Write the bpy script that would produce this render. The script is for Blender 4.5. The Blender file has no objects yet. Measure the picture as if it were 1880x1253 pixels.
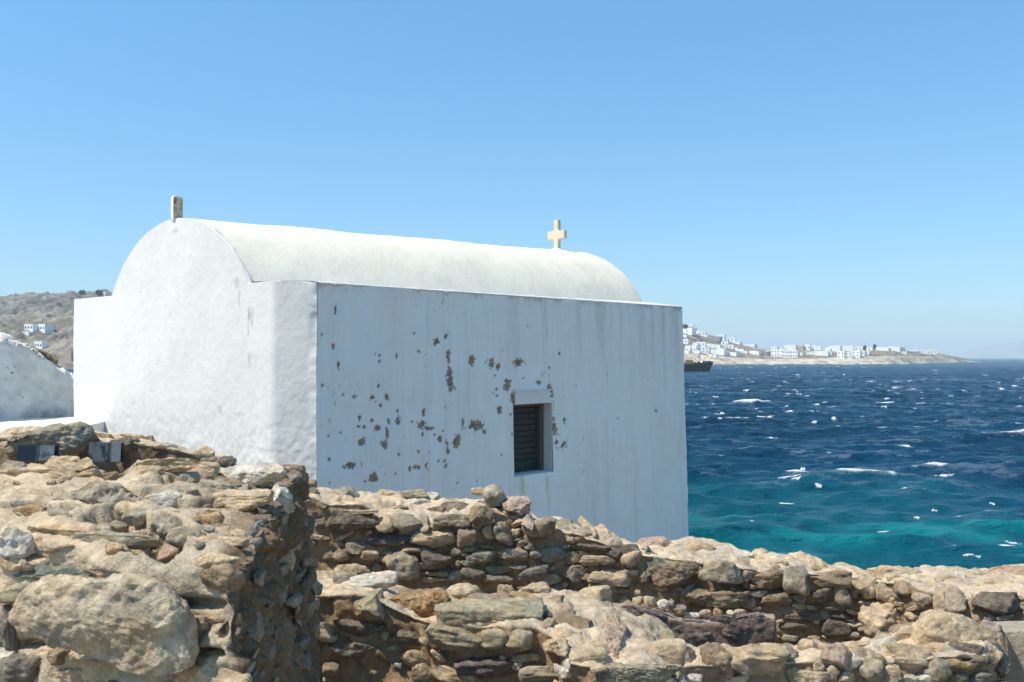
import bpy, math, numpy as np
from mathutils import Vector, Matrix
from mathutils.bvhtree import BVHTree
R = math.radians
S = bpy.context.scene
COL = S.collection
rng = np.random.default_rng(7)
FOC, CX, HY, CZ = 1819.0, 940.0, 657.0, 6.0      # focal length / principal column / horizon row (photo pixels), eye height above the sea

# ------------------------------------------------------------------ helpers
def P(px, py, d):
    return np.array([(px-CX)/FOC*d, d, CZ-(py-HY)/FOC*d])
def tag(o, label=None, cat=None, group=None, kind=None):
    if label: o['label'] = label
    if cat: o['category'] = cat
    if group: o['group'] = group
    if kind: o['kind'] = kind
    return o
def empty(name, loc):
    o = bpy.data.objects.new(name, None); COL.objects.link(o); o.location = loc; o.empty_display_size = .2
    return o
def link(name, me, parent=None):
    o = bpy.data.objects.new(name, me); COL.objects.link(o)
    if parent is not None:
        o.parent = parent
        q = parent; off = Vector((0, 0, 0))
        while q is not None: off += q.location; q = q.parent
        o.location = -off
    return o
def mesh(name, V, Q, mat, col=None, smooth=True, attrs=None, T=None):
    me = bpy.data.meshes.new(name)
    V = np.ascontiguousarray(V, dtype=np.float32); Q = np.ascontiguousarray(Q, dtype=np.int32).reshape(-1, 4)
    nT = 0 if T is None else len(T)
    loops = Q.ravel() if nT == 0 else np.concatenate([Q.ravel(), np.asarray(T, dtype=np.int32).ravel()])
    me.vertices.add(len(V)); me.vertices.foreach_set('co', V.ravel())
    me.loops.add(len(loops)); me.loops.foreach_set('vertex_index', loops)
    me.polygons.add(len(Q)+nT)
    st = np.concatenate([np.arange(len(Q))*4, len(Q)*4+np.arange(nT)*3]).astype(np.int32)
    me.polygons.foreach_set('loop_start', st)
    me.polygons.foreach_set('use_smooth', np.full(len(Q)+nT, smooth))
    me.update(calc_edges=True); me.validate()
    if col is not None:
        a = me.attributes.new('col', 'FLOAT_COLOR', 'POINT')
        c = np.ones((len(V), 4), np.float32); c[:, :3] = col
        a.data.foreach_set('color', c.ravel())
    for k, v in (attrs or {}).items():
        a = me.attributes.new(k, 'FLOAT', 'POINT'); a.data.foreach_set('value', np.asarray(v, np.float32))
    if mat: me.materials.append(mat)
    return me
def gridq(r, c, off=0):
    i = np.arange(r-1)[:, None]*c+np.arange(c-1)[None, :]+off
    return np.stack([i, i+1, i+c+1, i+c], -1).reshape(-1, 4)
def h3(ix, iy, iz, seed):
    with np.errstate(over='ignore'):
        h = ix.astype(np.uint32)*np.uint32(374761393)+iy.astype(np.uint32)*np.uint32(668265263)+iz.astype(np.uint32)*np.uint32(2246822519)+np.uint32(seed*3266489917 & 0xffffffff)
        h = (h ^ (h >> np.uint32(13)))*np.uint32(1274126177)
        h = (h ^ (h >> np.uint32(16)))*np.uint32(2654435769)
        h ^= h >> np.uint32(15)
    return h.astype(np.float64)*(2/4294967295.0)-1
def vn(p, seed=0):
    f = np.floor(p); t = p-f; t = t*t*t*(t*(t*6-15)+10); i = f.astype(np.int64)
    x, y, z = i[:, 0], i[:, 1], i[:, 2]; r = 0
    for a in (0, 1):
        wx = t[:, 0] if a else 1-t[:, 0]
        for b in (0, 1):
            wy = t[:, 1] if b else 1-t[:, 1]
            for c in (0, 1):
                wz = t[:, 2] if c else 1-t[:, 2]
                r = r+wx*wy*wz*h3(x+a, y+b, z+c, seed)
    return r
ROT = np.array([[.36, .48, -.8], [-.8, .6, 0], [.48, .64, .6]])
def fbm(p, oct=4, seed=0, gain=.5):
    r = 0; a = 1; s = 0; p = np.asarray(p, float)
    for k in range(oct):
        r = r+a*vn(p, seed+k); s += a; a *= gain; p = (p@ROT.T)*2.03+11.3
    return r/s*1.5
def sst(a, b, x):
    t = np.clip((x-a)/(b-a), 0, 1); return t*t*(3-2*t)
def vnormals(V, Q):
    A = V[Q[:, 2]]-V[Q[:, 0]]; B = V[Q[:, 3]]-V[Q[:, 1]]; n = np.cross(A, B)
    N = np.zeros_like(V)
    for k in range(4): np.add.at(N, Q[:, k], n)
    return N/(np.linalg.norm(N, axis=1, keepdims=True)+1e-12)
def box(c, s, rz=0, off=0):
    v = np.array([[x, y, z] for x in (-.5, .5) for y in (-.5, .5) for z in (-.5, .5)])*np.array(s)
    ca, sa = math.cos(rz), math.sin(rz); v = v@np.array([[ca, sa, 0], [-sa, ca, 0], [0, 0, 1]])+np.array(c)
    q = np.array([[0, 1, 3, 2], [4, 6, 7, 5], [0, 4, 5, 1], [2, 3, 7, 6], [0, 2, 6, 4], [1, 5, 7, 3]])+off
    return v, q
def boxes(name, lst, mat, parent=None, bevel=0, col=None):
    V = []; Q = []; n = 0
    for b in lst:
        v, q = box(*b, off=n) if len(b) == 3 else box(b[0], b[1], 0, n)
        V.append(v); Q.append(q); n += 8
    o = link(name, mesh(name, np.concatenate(V), np.concatenate(Q), mat, col, smooth=False), parent)
    if bevel:
        m = o.modifiers.new('bevel', 'BEVEL'); m.width = bevel; m.segments = 2
    return o

# ------------------------------------------------------------------ materials
def attr_mat(name, rough=.92, var=.25, vscale=18, bumps=((60, .006),), spec=.25, tint=None, fine=0):
    m = bpy.data.materials.new(name); m.use_nodes = True; nt = m.node_tree; N = nt.nodes; L = nt.links
    b = N['Principled BSDF']; b.inputs['Roughness'].default_value = rough; b.inputs['Specular IOR Level'].default_value = spec
    if tint is None:
        a = N.new('ShaderNodeAttribute'); a.attribute_name = 'col'; src = a.outputs['Color']
    else:
        a = N.new('ShaderNodeRGB'); a.outputs[0].default_value = (*tint, 1); src = a.outputs[0]
    tc = N.new('ShaderNodeTexCoord')
    nz = N.new('ShaderNodeTexNoise'); nz.inputs['Scale'].default_value = vscale; nz.inputs['Detail'].default_value = 7; nz.inputs['Roughness'].default_value = .65
    L.new(tc.outputs['Object'], nz.inputs['Vector'])
    mr = N.new('ShaderNodeMapRange'); mr.inputs['From Min'].default_value = .3; mr.inputs['From Max'].default_value = .7
    mr.inputs['To Min'].default_value = 1-var; mr.inputs['To Max'].default_value = 1+var
    L.new(nz.outputs['Fac'], mr.inputs['Value'])
    mx = N.new('ShaderNodeVectorMath'); mx.operation = 'SCALE'
    L.new(src, mx.inputs[0]); L.new(mr.outputs[0], mx.inputs['Scale'])
    L.new(mx.outputs[0], b.inputs['Base Color'])
    prev = None
    for sc, dist in bumps:
        z = N.new('ShaderNodeTexNoise'); z.inputs['Scale'].default_value = sc; z.inputs['Detail'].default_value = 5; z.inputs['Roughness'].default_value = .6
        L.new(tc.outputs['Object'], z.inputs['Vector'])
        bp = N.new('ShaderNodeBump'); bp.inputs['Strength'].default_value = 1; bp.inputs['Distance'].default_value = dist
        L.new(z.outputs['Fac'], bp.inputs['Height'])
        if prev: L.new(prev.outputs[0], bp.inputs['Normal'])
        prev = bp
    if prev: L.new(prev.outputs[0], b.inputs['Normal'])
    return m
M_stone = attr_mat('field_stone', var=.38, vscale=24, bumps=((26, .016), (80, .009), (200, .004)))
M_mortar = attr_mat('clay_mortar', var=.28, vscale=16, bumps=((24, .018), (90, .010), (220, .004)))
M_white = attr_mat('whitewash', var=.03, vscale=5, bumps=((9, .005), (30, .003), (95, .002)), spec=.15)
M_roof = attr_mat('roof_plaster', var=.05, vscale=3, bumps=((14, .006), (70, .003)), spec=.15)
M_hill = attr_mat('dry_hill', var=.25, vscale=.25, bumps=((.5, 1.2),), spec=.05)
M_house = attr_mat('house_plaster', var=.05, vscale=.6, bumps=((2, .03),), tint=(.86, .85, .82))
M_housetan = attr_mat('tan_plaster', var=.12, vscale=.6, bumps=((2, .03),), tint=(.5, .40, .29))
M_housegrey = attr_mat('grey_plaster', var=.12, vscale=.6, bumps=((2, .03),), tint=(.30, .30, .30))
M_dark = attr_mat('window_dark', rough=.3, var=.1, tint=(.03, .035, .04), bumps=())
M_wood = attr_mat('old_wood', var=.3, vscale=30, tint=(.125, .098, .078), bumps=((60, .003),))
M_shut = attr_mat('dark_shutter', rough=.6, var=.25, vscale=20, tint=(.045, .045, .042), bumps=((80, .002),))
M_green = attr_mat('green_paint', rough=.6, var=.3, vscale=25, tint=(.022, .045, .038), bumps=((80, .002),))
M_cross = attr_mat('cross_stone', var=.12, vscale=25, bumps=((60, .004),), tint=(.66, .56, .42))
M_hull = attr_mat('ship_hull', rough=.55, var=.25, vscale=.8, tint=(.010, .009, .014), bumps=((1.5, .03),))
M_rust = attr_mat('ship_rust', rough=.8, var=.3, vscale=1.2, tint=(.28, .20, .12), bumps=())
M_ground = attr_mat('ground_dirt', var=.25, vscale=6, bumps=((12, .03), (60, .01)), tint=(.30, .24, .17))
M_leaf = attr_mat('leaves', rough=.7, var=.4, vscale=3, tint=(.05, .075, .03), bumps=())
M_panel = attr_mat('photo_panel', rough=.25, var=.05, vscale=30, bumps=(), spec=.5)

# ------------------------------------------------------------------ stones
PAL = dict(t=(.54, .40, .25), o=(.45, .285, .14), g=(.37, .305, .215), d=(.20, .158, .113), n=(.19, .20, .145),
           p=(.45, .325, .24), w=(.63, .55, .44), l=(.41, .335, .215), b=(.335, .24, .148), m=(.50, .395, .265), a=(.235, .20, .155), u=(.185, .142, .12))
_cube = {}
def cubesphere(n):
    if n in _cube: return _cube[n]
    t = np.tan(np.linspace(-1, 1, n+1)*math.pi/4)
    A, B = np.meshgrid(t, t, indexing='ij'); O = np.ones_like(A)
    fs = [np.stack(f, -1).reshape(-1, 3) for f in ((A, B, O), (B, A, -O), (O, A, B), (-O, B, A), (B, O, A), (A, -O, B))]
    V = np.concatenate(fs); key = np.round(V*1e6).astype(np.int64)
    _, idx, inv = np.unique(key, axis=0, return_index=True, return_inverse=True); inv = inv.ravel()
    Q = np.concatenate([gridq(n+1, n+1, k*(n+1)**2) for k in range(6)]); Q = inv[Q]; U = V[idx]
    U = U/np.linalg.norm(U, axis=1, keepdims=True)
    c = U[Q].mean(1); nn = np.cross(U[Q[:, 2]]-U[Q[:, 0]], U[Q[:, 3]]-U[Q[:, 1]])
    fl = (nn*c).sum(1) < 0; Q[fl] = Q[fl][:, ::-1]
    _cube[n] = (U, Q); return U, Q
def stone(size, kind, col, n, seed, rough=1.0):
    """irregular field stone, local axes: x along the wall, y into it, z up; returns verts, quads, colours"""
    r = np.random.default_rng(seed); U, Q = cubesphere(n)
    e = dict(r=3.1, b=6.0, s=5.0, p=4.2, S=7.0)[kind]*r.uniform(.85, 1.2)
    V = U/((np.abs(U)**e).sum(1, keepdims=True)**(1/e))
    for k in range({'r': 6, 'b': 15, 's': 11, 'p': 8, 'S': 5}[kind]):           # broken facets
        a = r.normal(size=3)*np.array({'b': (1, 1, .9), 's': (.8, .9, 1.6)}.get(kind, (1, 1, 1))); a /= np.linalg.norm(a)
        dd = r.uniform(*{'b': (.70, 1.02), 's': (.62, .98), 'S': (.75, 1.1)}.get(kind, (.68, .97)))
        ex = np.maximum((V@a)-dd, 0); V = V-ex[:, None]*a*.93
    V[:, 0] *= 1+r.uniform(-.18, .18)*V[:, 2]; V[:, 2] *= 1+r.uniform(-.2, .2)*V[:, 0]
    size = np.array(size); mn = float(np.sort(size)[:2].mean()); W = V*size/2
    N = vnormals(W, Q); off = r.uniform(-50, 50, 3); f = 1/mn
    dsp = fbm(W*f*1.3+off, 3, seed % 97)*.10*mn
    if kind in 's':
        L = W.copy()*f; L[:, 0] *= .8; L[:, 1] *= .8; L[:, 2] *= 6.5
        L[:, 2] += .6*fbm(W*f*1.1+off, 2, 5)
        dsp = dsp+fbm(L+off, 4, 3, .6)*.075*mn
    elif kind == 'S':
        L = W.copy()*f; L[:, 2] *= 5
        dsp = dsp*.35+fbm(L+off, 4, 3, .55)*.035*mn
    elif kind == 'p':
        dsp = dsp-np.abs(fbm(W*f*3.2+off, 4, 9, .62))*.10*mn+fbm(W*f*13+off, 3, 4, .65)*.03*mn
    else:
        dsp = dsp-np.abs(fbm(W*f*2.4+off, 5, 8, .6))*.11*mn
    dsp = dsp+fbm(W*min(f*9, 140)+off, 3, 2, .65)*.026*mn
    W = W+N*(dsp*rough)[:, None]
    c = np.array(PAL[col] if isinstance(col, str) else col)
    v1 = fbm(W*f*1.6+off+7, 4, 21); v2 = fbm(W*f*2.2+off+31, 4, 31); v3 = fbm(W*f*7+off, 3, 41)
    C = c*(1+.22*v1+.16*v3)[:, None]
    C = C*(1+np.clip(v2, -1, 1)[:, None]*np.array([.09, .0, -.13]))
    lich = sst(.42, .75, v3+.35*v2)[:, None]*.35
    C = C*(1-lich)+lich*np.array([.46, .41, .33])
    return W, Q, np.clip(C, .02, .8)

# ------------------------------------------------------------------ rubble wall cores
def interp_rows(ctrl, u):
    c = np.array(ctrl, float); n = len(c); dist = np.concatenate([[0], np.cumsum(np.linalg.norm(np.diff(c[:, :6], axis=0), axis=1)+1e-6)])
    tt = u*dist[-1]
    return np.stack([np.interp(tt, dist, c[:, k]) for k in range(c.shape[1])], -1), dist[-1]
def core(ctrl, base_z, res, amp, seed, col, caps=(True, True), thick_back=.0, edge=.05, white=False, rag=0, ebx=0):
    """ctrl rows: (pxf,pyf,df, pxb,pyb,db, batter) -> closed lumpy wall body: face, rounded top, back"""
    rows = []
    for (pxf, pyf, df, pxb, pyb, db, bat) in ctrl:
        a = P(pxf, pyf, df); b = P(pxb, pyb, db); d = a.copy(); d[2] = CZ+base_z
        away = np.array([0, -1.0, 0]); d = d+away*bat
        e = b.copy(); e[2] = CZ+base_z; e[0] += ebx*sst(420, 440, pxf)
        rows.append(np.concatenate([d, a, b, e]))
    rows = np.array(rows)
    seg = np.concatenate([[0], np.cumsum(np.linalg.norm(np.diff(rows[:, 3:6], axis=0), axis=1))])
    nu = max(8, int(seg[-1]/res)); tt = np.linspace(0, seg[-1], nu)
    G = np.stack([np.interp(tt, seg, rows[:, k]) for k in range(12)], -1)
    k = 5; ker = np.ones(k)/k
    pad = np.pad(G, ((k//2, k//2), (0, 0)), mode='edge'); G = np.stack([np.convolve(pad[:, i], ker, 'valid') for i in range(12)], -1)
    d, a, b, e = G[:, 0:3], G[:, 3:6], G[:, 6:9], G[:, 9:12]
    l1 = np.linalg.norm(a-d, axis=1).max(); l2 = np.linalg.norm(b-a, axis=1).max(); l3 = np.linalg.norm(e-b, axis=1).max()
    n1, n2, n3 = max(4, int(l1/res)), max(4, int(l2/res)), max(4, int(l3/res/3))
    w = np.concatenate([np.linspace(0, 1, n1, endpoint=False), 1+np.linspace(0, 1, n2, endpoint=False), 2+np.linspace(0, 1, n3)])
    pts = []
    for s in w:
        if s < 1: pts.append(d+(a-d)*s)
        elif s < 2: pts.append(a+(b-a)*(s-1))
        else: pts.append(b+(e-b)*(s-2))
    pts = np.array(pts)                                        # (nv, nu, 3)
    m = max(1, int(edge/res))                                  # round the arrises
    for _ in range(2):
        pd = np.pad(pts, ((m, m), (0, 0), (0, 0)), mode='edge'); cs = np.cumsum(np.pad(pd, ((1, 0), (0, 0), (0, 0))), 0)
        pts = (cs[2*m+1:]-cs[:-2*m-1])/(2*m+1)
    nv = len(pts)
    g = pts.transpose(1, 0, 2)                                  # (nu, nv, 3)
    def caprings(ring):
        c0 = ring[0]*.5+ring[-1]*.5; half = ring[::1]; tgt = (ring+ring[::-1])/2
        out = []
        wd = np.linalg.norm(ring[0]-ring[-1]); kk = max(4, int(wd/2/res))
        for j in range(1, kk+1): out.append(ring+(tgt-ring)*(j/kk))
        return out
    pre = caprings(g[0])[::-1] if caps[0] else []; post = caprings(g[-1]) if caps[1] else []
    g = np.concatenate([np.array(pre).reshape(-1, nv, 3), g, np.array(post).reshape(-1, nv, 3)])
    r_, c_ = g.shape[:2]; V = g.reshape(-1, 3); Q = gridq(r_, c_)[:, ::-1]
    N = vnormals(V, Q)
    nn = fbm(V*2.3, 3, seed)*.50+fbm(V*7, 3, seed+10)*.46+fbm(V*21, 4, seed+20, .6)*.20-np.abs(fbm(V*10, 4, seed+30, .6))*.30*(1-white)
    V2 = V+N*(nn*amp)[:, None]
    if rag: V2[:, 2] += rag*np.round(fbm(V*np.array([3.3, 3.3, .2]), 2, seed+3)*2.2)/2.2*sst(CZ+base_z+.3, CZ+base_z+1.0, V[:, 2])
    v1 = fbm(V2*3, 4, seed+40); v2 = fbm(V2*14, 4, seed+50)
    C = np.array(col)*(1+.16*v1+.14*v2)[:, None]*(1+np.clip(v1, -1, 1)[:, None]*np.array([.05, 0, -.08]))
    ck = (sst(.07, .0, np.abs(fbm(V2*4.2+3, 3, seed+70, .55)))*sst(-.1, .4, fbm(V2*2.1+8, 2, seed+71)))[:, None]*.45*(1-white); C = C*(1-ck*np.array([.75, .8, .85]))
    lm = (sst(.15, .7, fbm(V2*5+9, 4, seed+60))*.55*(N[:, 2] > -.2))[:, None]; C = C*(1-lm)+lm*np.array(col)*np.array([1.13, 1.15, 1.17])
    return V2, Q, np.clip(C, .02, .85), N
class Wall:
    def __init__(s, name, label, cat, loc, V, Q, C, N, mat, partname='mortar', group=None, joint_shade=None, rec=.0, end=False):
        s.root = empty(name, loc); tag(s.root, label, cat, group)
        s.V, s.Q = V, Q; s.N = N
        s.bvh = BVHTree.FromPolygons(V.tolist(), Q.tolist())
        if end:
            V = V+N*((fbm(V*5, 3, 14)*.035+fbm(V*11, 4, 15)*.04-np.abs(fbm(V*19, 4, 16, .6))*.045)*sst(.4, .8, N[:, 0]))[:, None]
        if joint_shade is not None:                                  # earth joints, plus shade of faces painted into the mortar; pale clay capping on top
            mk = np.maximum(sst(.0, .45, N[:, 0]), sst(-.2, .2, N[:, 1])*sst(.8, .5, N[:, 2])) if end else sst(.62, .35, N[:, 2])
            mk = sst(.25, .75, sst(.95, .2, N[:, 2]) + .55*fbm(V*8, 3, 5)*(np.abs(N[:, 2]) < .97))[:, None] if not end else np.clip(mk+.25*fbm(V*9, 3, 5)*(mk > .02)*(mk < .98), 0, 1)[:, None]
            V = V-N*mk*rec; C = C*(1-mk)+C*np.array(joint_shade)*mk
        s.core = link(partname, mesh(partname, V, Q, mat, C), s.root)
        s.dark = 1.0; s.placed = []; s.fill = []; s.nst = 0
    def hit(s, px, py, rad=0):
        o = Vector((0, 0, CZ)); pts = []; ns = []
        for dx, dy in ((0, 0), (rad, 0), (-rad, 0), (0, rad), (0, -rad)):
            dr = Vector(((px+dx-CX)/FOC, 1, -(py+dy-HY)/FOC)).normalized()
            l, n, i, d = s.bvh.ray_cast(o, dr)
            if l is not None:
                pts.append(np.array(l)) if (dx == 0 and dy == 0) else None
                ns.append(s.N[s.Q[i][0]]*(1 if n.dot(dr) < 0 else -1))
        if not pts: return None
        n = np.mean(ns, 0); return pts[0], n/np.linalg.norm(n)
    def put(s, c, n, w, h, rot, kind, col, seed, prot=1, dscale=1, world=False, part=True, rough=1, label=None, ncap=60):
        if world: n = np.array([0, -1.0, 0])
        if world == 'T': n = np.array([-.35, -.93, .08])
        x = np.cross(np.array([0, 0, 1.0]), -n); 
        x = np.array([1.0, 0, 0]) if np.linalg.norm(x) < .25 else x/np.linalg.norm(x)
        if x[0] < 0 and abs(x[0]) > .5: x = -x
        z = np.cross(n, x)*-1; z /= np.linalg.norm(z)
        if z[2] < 0: z = -z
        v = c-np.array([0, 0, CZ]); dist = np.linalg.norm(v); v = v/dist
        l = h
        if not world: l = h/max(.5, math.sqrt(max(0, 1-(z@v)**2)))
        ww = w if world else w/max(.4, math.sqrt(max(0, 1-(x@v)**2)))
        t = min(ww, l)*.95*dscale; mn = min(ww, l)
        p = min(max(.36*mn, .016), .085)*prot
        if n[2] > .6 and not world: p = min(p, .010+.07*mn)
        ca, sa = math.cos(R(rot)), math.sin(R(rot)); x2 = x*ca+z*sa; z2 = z*ca-x*sa
        y = np.cross(z2, x2)
        if y@n > 0: y = -y
        px = max(ww, l)/dist*990; nn = int(np.clip(px/2.4, 7, ncap))
        Vl, Q, C = stone((ww*1.13, t*1.05, l*1.13), kind, col, nn, seed, rough); C = C*s.dark
        B = np.stack([x2, y, z2]); 
        if np.linalg.det(B) < 0: Q = Q[:, ::-1]
        Vw = Vl@B+c+y*(t/2-p)
        s.placed.append((c, max(ww, l)/2, min(ww, l)/2))
        if part:
            o = link('stone', mesh('stone', Vw, Q, M_stone, C), s.root); s.nst += 1
            if label: o['label'] = label
            return o
        s.fill.append((Vw, Q, C))
    def stones(s, txt, ox, oy, sc, seed0):
        for i, ln in enumerate(t for t in txt.strip().splitlines() if t.strip()):
            f = ln.split(); zx, zy, w, h, rot = map(float, f[:5]); kind, col = f[5], f[6]
            ex = dict(e.split('=') for e in f[7:] if '=' in e); flags = [e for e in f[7:] if '=' not in e]
            px, py = ox+zx/sc, oy+zy/sc; wp, hp = w/sc, h/sc
            r = s.hit(px, py, min(wp, hp)*.3)
            up = 0
            while r is None and up < 22:
                up += 2; r = s.hit(px, py+up, 2)
            if r is None: continue
            c, n = r; c = c+np.array([0, 0, up*.7*c[1]/FOC]); d = c[1]; s.dark = s.dark
            s.put(c, n, wp*d/FOC, hp*d/FOC, rot, kind, col, seed0+i*13, prot=float(ex.get('p', 1)), dscale=float(ex.get('d', 1)),
                  world='T' if 'T' in flags else 'W' in flags, part=(s.nst < 100), rough=float(ex.get('r', 1)))
    def scatter(s, n, lo, hi, cols, seed, kinds='rbs', top=True, tight=.8, zmin=-9, flat=1.0, capped=False, xmax=99):
        r = np.random.default_rng(seed); ar = np.linalg.norm(np.cross(s.V[s.Q[:, 2]]-s.V[s.Q[:, 0]], s.V[s.Q[:, 3]]-s.V[s.Q[:, 1]]), axis=1)
        c0 = s.V[s.Q].mean(1); nf = s.N[s.Q[:, 0]]
        ok = (nf[:, 1] < .5) & (c0[:, 2] > CZ+zmin)
        if not top: ok &= nf[:, 2] < .55
        if capped: ok &= nf[:, 2] > .8
        ok &= (nf[:, 0] < .4) | ((hi < .125) & (c0[:, 2] < CZ-.55)) if s.root.name == A_NAME else True
        pr = ar*ok; pr /= pr.sum(); cand = r.choice(len(pr), n*14, p=pr); got = 0
        PC = [p[0] for p in s.placed]; PR = [(p[1]+p[2])/2 for p in s.placed]
        for i in cand:
            sz = lo*(hi/lo)**(r.random()**1.6); c = c0[i]
            if PC:
                dd = np.linalg.norm(np.array(PC)-c, axis=1)
                if (dd < (np.array(PR)+sz*.5)*tight).any(): continue
            nn = nf[i]; asp = r.uniform(1.15, 2.3)
            s.put(c, nn, sz*math.sqrt(asp), sz/math.sqrt(asp)*flat, r.normal()*9, kinds[r.integers(len(kinds))], cols[r.integers(len(cols))], int(r.integers(1e6)),
                  prot=r.uniform(.5, 1.2), part=False, ncap=16)
            PC.append(c); PR.append(sz/2); got += 1
            if got >= n: break
    def finish(s):
        if not s.fill: return
        V = []; Q = []; C = []; n = 0
        for v, q, c in s.fill: V.append(v); Q.append(q+n); C.append(c); n += len(v)
        o = link('rubble_fill', mesh('rubble_fill', np.concatenate(V), np.concatenate(Q), M_stone, np.concatenate(C)), s.root)
        o['kind'] = 'stuff'
def loose(px, py, w, h, d, rot, kind, col, seed, label, group=None, depth=1.0, name='loose_stone'):
    c = P(px, py, d); ww, hh = w*d/FOC, h*d/FOC
    n = int(np.clip(max(w, h)*.55/2.2, 8, 50))
    V, Q, C = stone((ww, min(ww, hh)*depth, hh), kind, col, n, seed)
    ca, sa = math.cos(R(rot)), math.sin(R(rot)); V = V@np.array([[ca, 0, sa], [0, 1, 0], [-sa, 0, ca]])
    b = c.copy(); b[2] += V[:, 2].min(); V[:, 2] -= V[:, 2].min()
    o = link(name, mesh(name, V, Q, M_stone, C)); o.location = b
    tag(o, label, 'stone', group); return o

A_NAME = 'rubble_wall.002'
MORT = (.58, .455, .315)
# ---- wall E: long rubble wall behind, with the right hand corner and return
E_ctrl = [(500, 895, 7.35, 500, 872, 7.8, .0), (560, 908, 7.2, 560, 888, 7.7, .0), (600, 925, 7.15, 600, 897, 7.6, 0), (665, 925, 7.1, 665, 903, 7.6, 0), (700, 952, 7.1, 700, 908, 7.6, 0),
          (800, 962, 7.05, 800, 908, 7.55, 0), (870, 935, 7.0, 870, 908, 7.5, 0), (940, 945, 7, 940, 921, 7.5, 0), (985, 962, 6.95, 985, 948, 7.4, 0),
          (1050, 975, 6.95, 1050, 954, 7.4, 0), (1100, 990, 6.9, 1100, 967, 7.4, 0), (1135, 1008, 6.9, 1135, 988, 7.35, 0), (1180, 1018, 6.85, 1180, 994, 7.3, 0),
          (1270, 1030, 6.8, 1270, 986, 7.3, 0), (1330, 1040, 6.75, 1330, 992, 7.25, 0), (1385, 1044, 6.7, 1385, 1012, 7.2, 0), (1440, 1048, 6.7, 1440, 1015, 7.15, 0),
          (1500, 1054, 6.65, 1500, 1032, 7.1, 0), (1570, 1056, 6.6, 1570, 1037, 7.05, 0), (1612, 1064, 6.5, 1612, 1050, 7.0, 0), (1640, 1068, 6.4, 1640, 1044, 6.95, .1),
          (1690, 1082, 6.15, 1690, 1038, 6.9, .3), (1760, 1092, 6.0, 1760, 1036, 6.85, .3), (1880, 1092, 5.9, 1880, 1036, 6.8, .25), (2100, 1100, 5.8, 2100, 1040, 6.7, .2), (2500, 1120, 5.6, 2500, 1045, 6.5, .2)]
V, Q, C, N = core(E_ctrl, -2.35, .016, .05, 11, MORT, edge=.05)
E = Wall('rubble_wall', 'long ruined rubble wall of brown field stones stepping down to the right in front of the white chapel', 'wall', (0, 7, CZ-2.3), V, Q, C, N, M_mortar, joint_shade=(.58, .51, .43), rec=.021)
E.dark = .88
E.stones('''
85 180 70 45 0 r b
95 245 110 80 5 s d
260 245 205 75 3 b g p=1.5
300 400 255 90 0 b d
330 350 200 26 2 s t p=1.3
475 410 100 90 10 b t
605 395 150 85 0 p g
690 400 60 70 -5 b g
745 340 130 45 4 s d p=1.4
560 325 70 25 15 s g
875 318 130 85 3 p d p=1.9
835 395 165 75 5 s g
745 425 55 35 0 b t
1000 365 130 90 0 p b p=1.5
970 420 60 40 0 r t
1185 405 55 30 30 s t
1300 425 155 95 5 s b p=1.3
1430 440 115 110 0 p g
1560 470 150 95 0 r g p=1.2
500 495 210 65 3 s u
740 490 205 90 -2 s t
920 480 112 95 0 p p
1030 460 60 95 12 r t
1100 460 125 120 0 p g
1180 460 45 60 0 b t
270 475 100 22 25 s t
255 577 80 60 0 r b
400 580 80 60 0 s t
575 630 180 125 0 p g p=1.4
620 550 95 28 4 s t
700 560 60 40 0 s g
750 600 150 90 0 p d
870 560 70 40 0 r g
875 620 30 35 0 r p
985 592 155 65 3 p g
1165 573 150 55 0 r g
1010 530 95 22 -5 s b
1215 515 42 30 20 r g
1260 520 22 16 0 r g
1385 575 150 80 0 p g
1470 500 40 34 0 r t
1570 535 185 32 -2 s d p=1.5
1615 605 170 55 0 p t
1710 575 50 40 0 s d
1780 600 75 70 10 r t
305 650 170 55 0 r t p=1.4
440 650 45 60 -20 r g
750 675 120 34 0 s g
750 708 120 26 0 s t
860 690 70 55 0 p g
950 680 120 70 0 b d
1085 655 120 42 3 s g
1085 700 140 48 -2 s g
1190 640 85 26 0 s g
1270 685 165 75 15 p a
1480 672 150 95 5 p g
1690 690 225 60 3 s t p=1.4
1720 765 130 40 0 b b
1315 715 175 55 12 r t
475 300 120 60 0 r t p=.4
640 290 150 40 0 r w p=.3
500 235 130 35 -5 r t p=.4
700 255 150 35 0 r w p=.3
1410 375 110 40 -5 r w p=.6
1560 400 150 40 -15 r t p=.5
1660 455 90 40 -20 s t p=.8
''', 540, 820, 2.894, 1000)
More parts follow.
